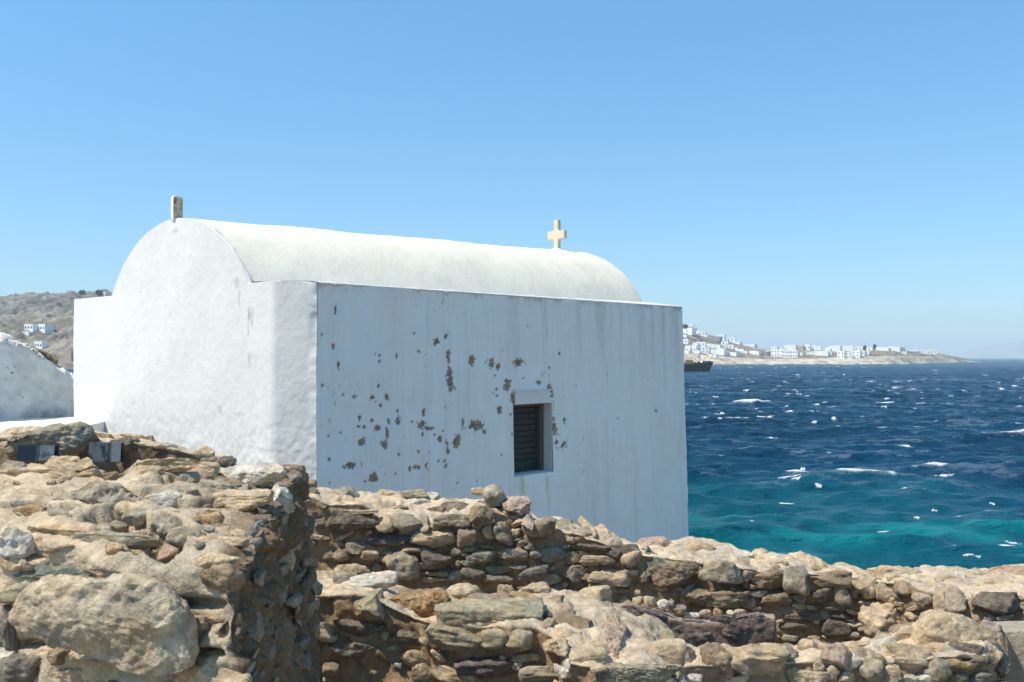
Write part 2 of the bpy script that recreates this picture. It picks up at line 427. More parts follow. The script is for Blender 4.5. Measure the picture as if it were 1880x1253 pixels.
E.stones('''
35 315 70 50 0 s d
95 262 150 40 -4 s d p=1.3
140 300 85 55 10 r t
258 285 112 78 -8 b n p=1.7
80 392 150 70 3 s t p=1.2
60 445 130 36 0 b b
335 365 205 95 5 p b p=1.3
440 250 140 55 -8 r t p=.5
590 275 190 46 -10 r w p=.4
540 360 172 85 -3 b g p=1.3
675 335 122 65 0 p m p=1.6
618 392 75 34 -12 s b p=1.3
650 424 40 28 -10 r b
748 400 132 75 8 p b p=1.3
780 345 50 42 0 s b
882 400 115 112 10 b g p=1.3
948 335 62 28 0 p t
1025 395 165 88 3 s b p=1.4
1195 392 155 46 3 b t p=1.3
505 470 265 78 3 p b p=1.4
392 465 52 92 -18 b t p=1.3
690 462 92 34 0 p t
650 500 70 42 0 r g p=1.4
790 488 132 60 3 r b p=1.2
888 480 62 42 0 p p p=1.2
880 513 50 26 0 s t
935 522 58 24 0 s t
695 525 36 16 0 s w
980 475 125 72 6 s d p=1.3
1075 462 80 86 0 p g p=1.2
1130 440 70 70 0 p g p=1.2
1195 450 62 62 0 r t p=1.2
1258 455 64 74 5 r t p=1.1
1200 505 112 32 5 s t p=1.2
1050 610 115 62 0 p d
850 655 72 26 0 r g
950 655 50 20 0 r t
1065 555 80 26 0 s d
900 560 150 30 0 s d p=.6
860 605 120 30 2 s d p=.6
1120 540 60 18 -10 s t
1135 600 60 24 8 s t p=1.4
1125 640 50 26 0 r g
1110 575 34 12 0 s w
1000 520 90 16 0 s d
''', 1100, 900, 2.41, 3000)
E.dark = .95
E.stones('''
430 620 350 330 0 p t p=1.5 r=1.2
640 330 95 140 -15 s b
555 200 130 90 0 p t
750 260 120 50 -20 r t
830 430 150 110 20 s t
905 300 110 50 10 s t
760 520 150 50 -25 s t
985 470 110 190 10 p t p=.6
1160 460 190 200 10 p g p=1.0
1020 300 120 70 0 p g p=.7
1320 450 70 150 0 r t p=.6
1550 470 370 200 3 p d p=1.3
1790 420 80 50 0 r b
1800 500 80 70 0 r l
1640 620 140 60 12 s l p=1.3
1490 615 100 50 0 r p
860 600 100 80 -20 s g p=.5
980 580 80 60 -20 b g p=.6
700 600 90 80 10 p t
1080 210 230 60 -8 r t p=.4
1350 170 300 60 -4 r t p=.4
1560 250 220 60 4 r t p=.4
1700 270 200 60 0 r m p=.4
1190 190 110 60 10 b w p=.5
840 160 200 60 0 r w p=.4
1640 120 250 50 0 r o p=.4
''', 1540, 1020, 5.376, 5000)
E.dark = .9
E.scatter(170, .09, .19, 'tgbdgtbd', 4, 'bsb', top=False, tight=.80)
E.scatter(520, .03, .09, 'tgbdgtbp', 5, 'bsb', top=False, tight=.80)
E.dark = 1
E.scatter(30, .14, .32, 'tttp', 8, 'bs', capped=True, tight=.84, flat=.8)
E.scatter(30, .03, .08, 'ttgt', 6, 'bs', capped=True, tight=.9, flat=.8)
E.finish()

# ---- wall F/H: nearer rubble wall, high on the left, lower on the right
F_ctrl = [(470, 1085, 4.5, 520, 1050, 5.0, 0), (600, 1090, 4.45, 600, 1054, 4.95, 0), (690, 1095, 4.42, 690, 1060, 4.92, 0), (715, 1112, 4.40, 715, 1068, 4.9, 0), (780, 1138, 4.35, 780, 1080, 4.9, .0),
          (850, 1150, 4.3, 850, 1086, 4.9, -.03), (985, 1152, 4.28, 960, 1082, 4.9, -.03), (1012, 1170, 4.22, 1012, 1078, 4.9, -.02), (1036, 1212, 3.95, 1040, 1078, 4.88, -.02), (1100, 1220, 3.9, 1090, 1084, 4.85, 0),
          (1180, 1222, 3.95, 1125, 1110, 4.8, 0), (1235, 1228, 4.05, 1185, 1142, 4.75, 0), (1262, 1222, 4.35, 1240, 1178, 4.8, 0), (1330, 1218, 4.45, 1330, 1182, 4.9, 0),
          (1420, 1216, 4.5, 1420, 1182, 4.9, 0), (1510, 1214, 4.5, 1510, 1182, 4.9, 0), (1600, 1214, 4.5, 1600, 1166, 5.0, 0), (1680, 1206, 4.5, 1660, 1142, 5.3, 0), (1760, 1200, 4.5, 1740, 1140, 5.3, 0),
          (1815, 1205, 4.55, 1800, 1150, 5.2, 0), (1842, 1225, 4.7, 1830, 1165, 5.15, 0)]
V, Q, C, N = core(F_ctrl, -2.35, .011, .05, 31, MORT, edge=.04)
Fw = Wall('rubble_wall', 'nearer low ruined rubble wall with a broad clay covered top and a row of tan boulders at its right', 'wall', (.5, 4.6, CZ-2.3), V, Q, C, N, M_mortar, joint_shade=(.58, .51, .43), rec=.016)
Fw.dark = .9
Fw.stones('''
415 735 215 100 2 s w W p=.8 d=1.1
275 715 130 70 2 r g W p=.7 d=1.1
640 865 305 195 3 p o W p=1.6 r=1.3
1035 905 500 105 0 S l W p=1.3 d=3
860 1030 280 112 -3 s l W p=1.0
1075 1035 130 112 3 s l W p=1.0
1205 1040 125 105 -4 s l W p=1.0
905 740 185 50 0 r t p=.6
1130 745 105 44 0 p l p=.6
990 1175 300 120 8 s u W p=1.0
640 1130 145 90 -15 b t W p=.9
770 1118 85 40 -28 s t
1240 1120 155 40 5 s t W
1178 1165 65 45 0 b w W
1345 1215 255 90 2 s g W p=1.1
690 1205 150 110 25 b l W p=.8
340 960 265 100 -4 b d W p=.6
330 1070 240 100 0 p d W p=.6
640 1020 210 80 0 b d W p=.4
1450 985 140 110 0 b t p=.5
1350 880 60 60 0 b d p=.2
1450 850 95 75 10 p p p=.8
1340 940 70 80 -20 b t p=.7
1580 765 180 75 5 s t p=1.0
1560 1125 190 60 0 S t W p=1.1 d=2
1690 895 270 70 -8 r l p=.4
1700 1005 240 150 0 r p p=.5
1600 1060 120 80 0 r t p=.4
1200 780 180 40 -5 r o p=.4
1000 800 200 40 3 r t p=.3
''', 540, 820, 2.894, 7000)
Fw.stones('''
175 815 360 95 0 p g W p=1.3 r=1.2
275 735 185 90 3 S t W p=.9 d=1.4
290 620 130 80 -18 r l p=.5
515 765 140 150 5 p b W p=1.1
400 750 60 110 10 b g W
690 745 250 140 -7 s t W p=1.2
850 745 100 75 -25 b g W p=.9
930 698 85 62 0 r t W p=.9
1040 745 135 110 -10 b p W p=1.2
1142 695 155 60 2 s t W p=1.1
1120 765 60 90 -20 s w W p=.8
1360 740 190 105 -6 s t W p=1.3
1270 700 120 70 10 r w W p=.6
1205 800 90 85 5 p g W
1290 815 92 72 4 b t W
925 830 160 62 -6 b t W p=1.1
970 782 62 45 -35 b t W
1030 822 50 60 -30 s t W
1092 830 80 50 5 b t W
1505 798 105 95 -20 p g W p=1.1
1600 770 140 34 -6 s o W p=1.2
1450 838 110 46 8 b w W
1370 838 70 40 -10 b w W
1575 648 320 150 2 r t W p=1.2 d=1.4
1740 640 75 100 -18 r p W p=.6 d=1.3
1640 720 150 60 -5 b d W p=.4
1660 770 170 60 8 b d W p=.4
1590 830 90 50 0 b d W
1700 835 130 60 0 b a W p=.5
620 840 160 40 3 r w p=.6
400 840 110 40 0 r w W p=.8
1240 760 50 60 0 r b W
''', 1100, 900, 2.41, 9000)
Fw.scatter(90, .07, .15, 'tgbdbt', 14, 'bs', top=False, tight=.8)
Fw.scatter(220, .022, .07, 'tgbdwt', 15, 'bs', top=False, tight=.8)
Fw.scatter(26, .12, .28, 'tttbl', 13, 'bs', capped=True, tight=.84, flat=.8)
Fw.scatter(26, .025, .07, 'ttlb', 16, 'bs', top=True, tight=.95, flat=.7)
Fw.finish()

# ---- wall A: big close wall at the left, end face towards the gap
A_ctrl = [(-420, 1010, 3.25, -330, 846, 4.1, .06), (-150, 1005, 3.0, -120, 840, 3.8, .06), (0, 1000, 2.86, 0, 840, 3.65, .06), (110, 1010, 2.77, 110, 845, 3.55, .06), (200, 1015, 2.70, 200, 850, 3.5, .06), (260, 1020, 2.64, 280, 848, 3.5, .06),
          (330, 1020, 2.58, 370, 852, 3.6, .06), (400, 1030, 2.51, 470, 860, 3.85, .04), (434, 1060, 2.48, 560, 862, 4.1, .03)]
V, Q, C, N = core(A_ctrl, -1.75, .0085, .046, 51, (.58, .462, .322), edge=.045, ebx=.17)
V[:, 0] += (.024*fbm(V*4.5, 3, 411)+.014*fbm(V*13, 3, 412))*sst(-1.1, -.85, V[:, 0])
for hx, hy, hw_, hh_, hd in ((285, 985, 55, 42, .17), (215, 955, 60, 26, .08), (175, 1075, 60, 22, .07), (60, 1010, 30, 20, .05), (330, 1110, 80, 12, .05), (120, 1185, 150, 12, .07), (300, 1200, 120, 14, .07), (200, 905, 90, 9, .04), (60, 930, 70, 9, .04), (350, 925, 60, 8, .04), (330, 880, 70, 7, .035)):   # hollows where stones and mortar have fallen out
    qx = (V[:, 0]/V[:, 1]*FOC+CX-hx)/hw_; qy = (HY-(V[:, 2]-CZ)/V[:, 1]*FOC-hy)/hh_
    gq = sst(1.25, .55, np.sqrt(qx*qx+qy*qy)+.35*fbm(V*13, 2, 333)); V = V-N*(gq*hd*(N[:, 1] < .3))[:, None]
A = Wall('rubble_wall', 'big close rubble wall at the lower left with a giant rough boulder in its sunny face', 'wall', (-1.6, 3.3, CZ-1.7), V, Q, C, N, M_mortar, joint_shade=(.42, .36, .31), rec=.0, end=True)
A.stones('''
575 930 830 330 -4 r m T p=2.2 d=.75 r=.7
335 312 335 135 2 s t T p=1.6 r=1.4
50 312 110 100 0 b g T p=1.2
450 440 420 140 -3 b g T p=1.5
110 498 205 66 5 r o T p=1.3
65 620 175 120 -5 r w T p=1.5
265 648 150 55 5 s t T p=1.3
260 757 385 52 2 S n T W p=2.2 d=1.4
90 855 195 80 4 S l T W p=1.6 d=1.3
35 1005 72 175 0 b a W p=1.2
95 1195 240 130 0 p a W p=1.3
260 1135 100 70 0 r b W
440 1165 190 36 -4 S t W p=1.4
335 1222 190 60 -10 b t W p=1.0
935 530 135 80 3 p o T p=1.5
1010 622 230 60 3 s t T p=1.7
1090 445 260 95 6 s t T p=1.4
1080 340 420 120 5 b w T p=1.3
970 372 160 45 -5 s g T p=1.1
730 425 140 45 5 r w p=.7
765 545 170 130 10 p g p=.5
520 660 100 56 15 b o T p=1.5
570 545 170 60 -15 b g p=.7
1000 790 190 120 -5 b b T p=1.0
960 700 170 50 5 r t p=.7
710 275 320 70 4 s t T p=1.2
860 300 240 70 0 s t T p=.9
640 310 200 60 0 r t T p=.6
830 400 120 40 0 s g T p=.9
800 650 140 50 5 r p p=.5
60 720 120 60 10 b t p=.9
130 400 200 50 -6 r t p=.6
560 470 90 40 0 r t
''', 0, 740, 2.442, 12000)
A.stones('''
1270 440 60 130 -12 b w p=1.3
1318 290 80 120 0 b b p=1.2
1290 690 60 150 -20 b t p=.8
1210 480 80 70 0 b d p=.8
1380 560 50 90 -5 b d p=.8
1420 480 50 50 0 r g p=1.3
1190 700 80 60 0 p d p=.7
1380 720 60 60 0 p b p=.8
1330 900 70 60 0 p d p=.7
1420 830 50 60 0 r g
1250 1030 80 60 0 b d p=.7
1400 1030 60 80 0 p b p=.7
1290 1170 70 70 0 b b p=.7
''', 0, 740, 2.442, 15000)
A.scatter(40, .13, .26, 'ttgtw', 23, 'bs', top=True, tight=.82, flat=.6)
A.scatter(90, .06, .13, 'tgtb', 24, 'bs', top=True, tight=.86, flat=.55)
A.scatter(60, .05, .12, 'bdab', 27, 'bs', top=False, tight=.85)
A.scatter(240, .02, .065, 'tgbdda', 25, 'bs', top=True, tight=.88, flat=.75)
A.finish()

# ---- wall B: the row behind with the two panels
B_ctrl = [(-300, 795, 5.3, -300, 782, 5.9, 0), (0, 800, 5.25, 0, 788, 5.8, 0), (100, 802, 5.2, 100, 792, 5.7, 0), (125, 806, 5.2, 130, 796, 5.6, 0), (215, 808, 5.2, 215, 797, 5.6, 0), (270, 815, 5.15, 270, 804, 5.55, 0), (320, 826, 5.1, 320, 818, 5.5, 0), (380, 836, 5.05, 380, 828, 5.4, 0), (440, 852, 5, 440, 846, 5.3, 0)]
V, Q, C, N = core(B_ctrl, -1.75, .014, .03, 71, MORT, edge=.03)
B = Wall('rubble_wall', 'low rubble wall with two small dark panels set in it, directly before the chapel front', 'wall', (-2.2, 5.4, CZ-1.7), V, Q, C, N, M_mortar, joint_shade=(.5, .45, .4), rec=.02)
B.stones('''
600 350 900 300 4 p g W p=1.6 d=.9
250 300 420 160 10 r t W p=.7 d=1
110 460 170 140 0 b t W p=1.6
830 330 330 70 4 r t W p=1.2 d=1.2
960 420 330 190 2 b d W p=.6
1180 330 300 100 -8 b t W p=1.3 d=1.2
1440 430 330 170 -10 b d W p=.9
1520 330 260 80 -6 r t W p=1.0 d=1.2
1720 360 110 80 0 r o W p=1.3
1820 440 260 60 -4 s t W p=1.2
820 460 170 40 0 s l W p=1.1
820 520 170 50 0 s t W p=1.1
''', 0, 750, 6.267, 17000)
B.scatter(40, .05, .14, 'tgb', 35, 'rbs', top=True, tight=.9)
B.finish()
# loose stones lying on that row and on the close wall
loose(378, 832, 38, 21, 4.9, -8, 'r', 't', 901, 'small rounded tan stone lying loose in front of the chapel front', depth=1.2)
loose(382, 849, 36, 20, 4.35, 0, 'b', 'd', 902, 'small dark block, left of a pair on the close wall top', depth=1.2)
loose(414, 849, 42, 23, 4.32, 3, 'b', 'd', 903, 'small dark block, right of a pair on the close wall top', depth=1.2)
loose(908, 914, 42, 42, 7.15, 20, 'r', 'g', 911, 'round grey stone standing topmost on the long wall left of the window stains', depth=1.3)
loose(948, 930, 66, 38, 7.1, -6, 'p', 'p', 912, 'pinkish pitted boulder lying on the long wall below the chapel window', depth=1.5)
loose(877, 903, 26, 16, 7.3, 0, 'r', 't', 913, 'small tan stone resting behind the round grey stone on the long wall', depth=1.2)
loose(763, 906, 50, 14, 7.5, 0, 'S', 'l', 914, 'thin flat slab lying on the long wall top before the chapel side', depth=2)
# ---- G: low curb between the walls, with pebbles on it
gx = np.array([1085, 1110, 1150, 1185, 1230, 1260, 1285, 1310, 1340, 1370, 1400, 1424]); gy = np.array([1108, 1110, 1113, 1117, 1132, 1140, 1143, 1142, 1137, 1132, 1131, 1132])
G_ctrl = [(x, y+3, 5.75, x, y-4, 6.1, 0) for x, y in zip(gx, gy)]
V, Q, C, N = core(G_ctrl, -2.35, .012, .018, 81, (.40, .30, .22), edge=.02)
fr = (N[:, 1] < -.5)
C = np.where(fr[:, None], C*np.array([.62, .56, .56]), C)
G = Wall('stone_curb', 'low curb with a pitted purplish brown face and a curved dipping top between the two rubble walls', 'wall', (2, 5.9, CZ-2.3), V, Q, C, N, M_stone, 'curb')
G.stones('''
640 620 250 120 0 p u W p=.35 d=.6
420 640 150 110 0 p u W p=.3 d=.6
200 560 200 60 -12 p u W p=.3 d=.6
''', 1100, 900, 2.41, 18500)
G.finish()
peb = [(175, 487, 50, 36, 't', 'tan pebble, leftmost in the pebble row on the curved curb'), (225, 492, 54, 42, 'm', 'greenish pebble next to the leftmost in the pebble row on the curb'),
       (283, 502, 54, 42, 'w', 'pale lumpy pebble in the middle of the pebble row on the curb'), (321, 503, 24, 40, 'g', 'narrow upright pebble right of the pale lumpy pebble on the curb'),
       (355, 527, 55, 40, 'b', 'brownish pebble where the curved curb begins to dip'), (415, 552, 62, 20, 'w', 'flat pale pebble in the dip of the curved curb'),
       (472, 546, 55, 36, 'p', 'pinkish pebble just past the dip of the curved curb'), (522, 541, 42, 42, 'o', 'ochre round pebble, last large one on the curved curb'),
       (580, 540, 30, 20, 'w', 'tiny pale pebble right of the ochre pebble on the curb'), (622, 538, 50, 22, 't', 'low tan pebble, rightmost in the pebble row on the curb')]
for i, (x, y, w, h, c, lab) in enumerate(peb):
    loose(1100+x/2.41, 900+y/2.41+1, w/2.41*1.1, h/2.41*1.1, 5.92, 0, 'p' if i in (2, 7) else 'r', c, 1200+i, lab, 'pebbles on the curved curb', 1.2, 'pebble')
# ---- sandy plastered bench at the right edge
b_ctrl = [(1806, 1160, 5.25, 1806, 1140, 5.75, 0), (1850, 1157, 5.2, 1850, 1138, 5.7, 0), (1900, 1156, 5.15, 1900, 1138, 5.65, 0), (2200, 1160, 5.0, 2200, 1140, 5.5, 0)]
V, Q, C, N = core(b_ctrl, -2.35, .012, .010, 91, (.44, .365, .27), edge=.012)
o = link('plastered_bench', mesh('plastered_bench', V, Q, M_mortar, C)); tag(o, 'flat sandy plastered bench wall at the lower right edge behind the boulders', 'wall')
# ---- panels
def panel(pts, d, seed, label):
    (x0, y0), (x1, y1) = pts; a = P(x0, y0, d); b = P(x1, y1, d); root = empty('picture_panel', (a+b)/2); tag(root, label, 'picture', 'picture panels in the rubble')
    nx, nz = 70, 36; u, v = np.meshgrid(np.linspace(0, 1, nx), np.linspace(0, 1, nz)); 
    Vp = np.stack([a[0]+(b[0]-a[0])*u, np.full_like(u, d)-.008+.012*v, a[2]+(b[2]-a[2])*v], -1).reshape(-1, 3)
    q = np.stack([u.ravel()*5, v.ravel()*2.4, np.full(u.size, seed*3.1)], -1)
    s = fbm(q+seed, 3, seed); t = fbm(q*np.array([2.2, .7, 1])+9, 3, seed+4)
    if seed == 1: g = .02+.30*sst(.58, .62, u.ravel())*(1-sst(.1, .3, s)*.6)+.10*sst(.1, .5, t)*sst(.2, .4, u.ravel())
    else: g = .22+.18*sst(.7, .74, u.ravel())-.19*sst(.0, .35, t)*sst(.75, .68, u.ravel())+.05*s
    g = np.clip(g*.5, .012, .5); Cp = np.stack([g*1.02, g, g*.95], -1)
    link('image', mesh('image', Vp, gridq(nz, nx), M_panel, Cp), root)
    c = (a+b)/2
    boxes('backing', [((c[0], d+.025, c[2]-.002), (abs(b[0]-a[0])+.006, .03, abs(b[2]-a[2])+.002))], M_dark, root)
panel(((32, 846), (100, 818)), 5.02, 1, 'left small dark panel with a pale patch set under the big dark block')
panel(((163, 848), (222, 813)), 4.98, 2, 'right small grey panel with dark smudged marks set in the rubble row')

# ------------------------------------------------------------------ chapel
W0 = np.array([.70, .675, .63])
Lc, Cc, Nc, Rc = P(135, 550, 13.6), P(500, 517, 10.3), P(583, 519, 10.2), P(1252, 564, 15.6)
Bc = Lc+(Rc-Nc)*1.0; Bc[2] = Lc[2]
base = CZ-4.0
chap = empty('chapel', ((Lc[0]+Rc[0])/2, (Lc[1]+Rc[1])/2, base))
tag(chap, 'whitewashed barrel vaulted chapel with two crosses on its roof and a peeling side wall', 'chapel')
def hv(v): return np.array([v[0], v[1], 0.])
cen = hv((Lc+Rc+Nc+Bc)/4)
def batter(V, z, k=.03):
    dr = V-cen; dr[:, 2] = 0; n = np.linalg.norm(dr, axis=1, keepdims=True)
    return V+dr/n*(np.clip(CZ+.8-z, 0, 4)*k)[:, None]
# facade (with the gable arch) + rounded chamfer, one continuous plaster skin from the back left corner to the long wall corner
fd = hv(Cc-Lc); fl = np.linalg.norm(fd); fd /= fl
def on_facade(px):                                            # distance along L->C where the column px meets the facade plane
    k = (px-CX)/FOC; return (k*Lc[1]-Lc[0])/(fd[0]-k*fd[1])
s1, s2 = on_facade(205), on_facade(455); sm = (s1+s2)/2; hw = (s2-s1)/2; zs = CZ+.80; RISE = .845
ARCH = lambda t, rise: np.where(np.abs(t) < 1, (np.sqrt(np.maximum(0, ((1+(rise/1.585)**2)/(2*rise/1.585))**2-t**2))-((1+(rise/1.585)**2)/(2*rise/1.585)-rise/1.585))*1.585, 0)
ch = hv(Nc-Cc); chl = np.linalg.norm(ch)
sv = np.arange(-.28, fl+chl, .0125)
# path: wrap round the left corner, along the facade, round onto the chamfer
path = []; top = []
for s in sv:
    if s < 0: p = hv(Lc)+hv(Bc-Lc)/np.linalg.norm(hv(Bc-Lc))*(-s); zt = zs
    elif s < fl: p = hv(Lc)+fd*s; zt = zs+float(ARCH(np.array((s-sm)/hw), RISE))
    else: p = hv(Cc)+ch/chl*(s-fl); zt = zs+(Nc[2]-zs)*(s-fl)/chl
    path.append(p); top.append(zt)
path = np.array(path); top = np.array(top)
k = 9; pd = np.pad(path, ((k//2, k//2), (0, 0)), mode='reflect', reflect_type='odd'); path = np.stack([np.convolve(pd[:, i], np.ones(k)/k, 'valid') for i in range(3)], -1)
nz = 300; vv = np.linspace(0, 1, nz)
z = base+(top[None, :]-base)*vv[:, None]
V = np.stack([np.broadcast_to(path[None, :, 0], z.shape), np.broadcast_to(path[None, :, 1], z.shape), z], -1).reshape(-1, 3)
V = batter(V, V[:, 2], .012); Q = gridq(nz, len(sv)); N = vnormals(V, Q)
low = 1-sst(CZ-1.6, CZ-.2, V[:, 2])
ds = fbm(V*1.0, 2, 3)*.018+fbm(V*6, 3, 4)*.0030*(.4+1.9*low)+fbm(V*17, 3, 5)*.0020*(.5+2.2*low)
ds = ds-np.maximum(0, fbm(V*4, 4, 8)-.25)*.028*low
ds = ds*np.repeat(np.ones(nz), len(sv))
V = V+N*(ds*sst(-.28, 0, np.tile(sv, nz)))[:, None]
def wob(zz): q_ = np.stack([zz*0, zz*0, zz], -1); return fbm(q_*2.2, 3, 201)*.022+fbm(q_*12, 3, 202)*.009
diag = wn0 = hv(Nc-cen); diag = diag/np.linalg.norm(diag)
V = V+diag[None]*(wob(V[:, 2])*sst(fl+chl-.12, fl+chl, np.tile(sv, nz)))[:, None]
cr = fbm(V*5.5+3, 4, 61); gr = fbm(V*np.array([2.5, 2.5, .8]), 4, 62)
C = W0*(1-.03*np.clip(gr, -1, 1)-.05*sst(.3, .8, cr))[:, None]
# flaked grey marks
for px, py, w, h in ((433, 520, 10, 26), (437, 545, 6, 30), (460, 580, 14, 34), (455, 600, 5, 50), (458, 660, 6, 40), (322, 425, 26, 7), (405, 752, 10, 22), (440, 760, 30, 6)):
    s_ = on_facade(px); q = hv(Lc)+fd*s_; zc = CZ-(py-HY)/FOC*q[1]
    g = np.exp(-((((V-q)@fd)/(w/FOC*q[1]*.75))**2+((V[:, 2]-zc)/(h/FOC*q[1]*.55))**2))
    mk = sst(.35, .6, g+.45*fbm(V*16, 3, 77))*sst(.05, .3, g)*sst(-.1, .25, np.abs(fbm(V*22, 3, 78)))
    C = C*(1-.22*mk[:, None]*np.array([1, 1.05, 1.1]))
link('facade', mesh('facade', V, Q[:, ::1], M_white, C), chap)
# long shaded wall with window hole, real chipped plaster
wd = hv(Rc-Nc); wl = np.linalg.norm(wd); wd /= wl; wn = np.array([wd[1], -wd[0], 0])
def on_wall(px, py):
    k = (px-CX)/FOC; s = (k*Nc[1]-Nc[0])/(wd[0]-k*wd[1]); d = Nc[1]+wd[1]*s
    return s, CZ-(py-HY)/FOC*d, d
cs = .0125; us = np.arange(0, wl+cs/2, cs); zr = np.arange(base, zs+cs/2, cs)
wx0, wz1, _ = on_wall(938, 742); wx1, _, _ = on_wall(1008, 742); _, wz0, _ = on_wall(973, 869)
us = np.sort(np.concatenate([us[(np.abs(us-wx0) > .007) & (np.abs(us-wx1) > .007)], [wx0, wx1]])); zr = np.sort(np.concatenate([zr[(np.abs(zr-wz0) > .007) & (np.abs(zr-wz1) > .007)], [wz0, wz1]]))
Uu, Zz = np.meshgrid(us, zr); U1, Z1 = Uu.ravel(), Zz.ravel()
ztop = Nc[2]+(Rc[2]-Nc[2])*U1/wl; Z2 = np.minimum(base+(Z1-base)*(ztop-base)/(zs-base), 99)
V = hv(Nc)[None]+wd[None]*U1[:, None]; V[:, 2] = Z2
I3 = np.stack([U1, np.zeros_like(U1), Z2], -1)
win = sst(.0, .12, np.maximum(np.maximum(wx0-U1, U1-wx1), np.maximum(wz0-Z1, Z1-wz1)))
ds = fbm(I3*.9, 3, 13)*.022+fbm(I3*5, 3, 14)*.005+fbm(I3*20, 3, 15)*.0018
streak = fbm(I3*np.array([7, 1, .45]), 4, 16); fine = fbm(I3*np.array([38, 1, 1.6]), 3, 17); blot = fbm(I3*1.3, 4, 18)
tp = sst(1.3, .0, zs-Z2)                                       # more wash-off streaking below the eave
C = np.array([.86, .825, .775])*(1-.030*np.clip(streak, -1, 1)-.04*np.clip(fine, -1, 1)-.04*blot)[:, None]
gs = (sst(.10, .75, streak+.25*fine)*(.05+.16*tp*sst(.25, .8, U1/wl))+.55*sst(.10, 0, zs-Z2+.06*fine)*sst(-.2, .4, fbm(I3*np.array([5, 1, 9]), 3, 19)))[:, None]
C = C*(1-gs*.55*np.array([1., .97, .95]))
spots = '''755 395 40 50;820 490 20 95;835 612 40 100;950 505 45 40;1060 530 60 50;1110 545 42 42;1220 520 55 45;1155 640 45 60;1090 670 18 20;1093 710 15 20;1105 800 36 60;1335 635 25 25;1170 815 12 25
655 458 18 22;625 350 15 12;810 370 20 30;530 475 9 42;405 475 12 15;435 480 15 15;430 515 12 15;430 657 22 30;395 718 25 25;415 745 12 15;475 725 26 60;285 715 14 22;445 765 15 20;320 838 18 40;315 887 22 22;350 885 18 20
395 850 12 20;425 893 35 35;475 920 18 55;540 852 25 45;538 795 10 15;488 855 14 30;612 855 20 30;685 810 22 60;683 865 50 60;700 898 60 22;672 932 18 25;785 912 18 22;330 970 35 45;465 992 35 45;808 985 18 80
815 1030 25 35;862 975 40 70;900 862 15 40;965 882 80 50;1020 915 25 25;150 1073 20 25;277 1105 65 35;400 1175 60 50;540 1045 12 20;598 1125 15 40;625 1118 25 22;650 1120 12 18;690 1115 12 40;762 1082 12 18
797 1078 20 28;805 1108 12 25;710 1032 12 15;645 1030 12 20;700 1135 14 20;1410 870 34 120;1425 975 40 50;1460 985 36 45;1385 700 55 75;1190 720 28 70;1455 465 14 30;1400 550 15 15;1545 655 8 8;350 1200 25 15
180 220 10 60;165 430 14 40;195 530 16 60;105 650 8 12;100 360 8 12;220 705 12 10;770 960 24 40;740 935 14 14;1085 595 14 8;1250 610 18 14;1115 1050 10 18;1470 850 20 40;1175 930 10 40;1130 450 10 10;210 920 8 12
1280 310 8 12;1720 590 8 10;1960 620 8 10;1900 760 12 12;1780 840 8 10;2000 800 18 16;490 655 10 10;140 940 10 10;240 960 14 30;430 1120 12 14;520 1155 10 10;875 1205 12 14;980 1200 10 10;145 1208 8 12;460 1160 8 8'''
sp = [tuple(map(float, t.split())) for t in spots.replace('\n', ';').split(';')]
nA = fbm(I3*13, 3, 23); nB = fbm(I3*38, 3, 24); g = np.zeros(len(U1))
for zx, zy, w, h in sp:
    s_, z_, d_ = on_wall(560+zx/3.132, 500+zy/3.132); k_ = d_/FOC/3.132
    a_ = max(w*k_/2/.72*1.05, .014); b_ = max(h*k_/2*1.05, .014)
    sel = np.nonzero((np.abs(U1-s_) < a_*2.2) & (np.abs(Z2-z_) < b_*2.2))[0]
    r_ = np.sqrt(((U1[sel]-s_)/a_)**2+((Z2[sel]-z_)/b_)**2); sc_ = .55 if max(a_, b_) > .06 else .3
    g[sel] = np.maximum(g[sel], 1.12-r_+1.25*sc_*nA[sel]+.6*nB[sel])
rnd = sst(.80, .9, fbm(I3*9, 3, 27)*.6+fbm(I3*30, 2, 28)*.5+.25*fbm(I3*1.1, 2, 29)-.10)*sst(.85, .55, U1/wl)
peel = np.maximum(sst(.22, .34, g), rnd*.4)
rim = sst(.06, .2, g)*(1-peel)
ds = ds-peel*.011+rim*.003
inner = np.array([.25, .185, .132])*(1+.5*nB+.35*nA)[:, None]
C = C*(1-peel[:, None])+np.clip(inner, .03, .4)*peel[:, None]
for px in (953, 997):                                           # rust runs under the window
    s_, z_, _ = on_wall(px, 874); L_ = .62
    m_ = np.exp(-((U1-s_+.02*np.sin(Z2*9))/.035)**2)*sst(z_+.03, z_-.03, Z2)*sst(z_-L_, z_-.1, Z2)*.65
    C = C*(1-m_[:, None]*np.array([.25, .38, .62]))
V = V+wn[None]*(ds*win*sst(0, .05, wl-U1)*sst(0, .08, U1))[:, None]
V = V+diag[None]*(wob(V[:, 2])*sst(.12, 0, U1))[:, None]+wd[None]*(wob(V[:, 2]+31)*.8*sst(wl-.12, wl, U1))[:, None]
V = batter(V, V[:, 2], .03*1); 
Q = gridq(len(zr), len(us)); uc = U1[Q].mean(1); zc = Z1[Q].mean(1)
Q = Q[~((uc > wx0) & (uc < wx1) & (zc > wz0) & (zc < wz1))]
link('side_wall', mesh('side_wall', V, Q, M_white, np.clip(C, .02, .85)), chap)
# rear and far walls
def quadwall(name, a, b, z1, col=W0):
    nu_ = 40; t = np.linspace(0, 1, nu_); zz = np.linspace(base, z1, 30); T_, Z_ = np.meshgrid(t, zz)
    V = (hv(a)[None]+(hv(b)-hv(a))[None]*T_.reshape(-1, 1)); V[:, 2] = Z_.ravel(); V = batter(V, V[:, 2], .02)
    link(name, mesh(name, V, gridq(30, nu_), M_white, col*np.ones((len(V), 3))), chap)
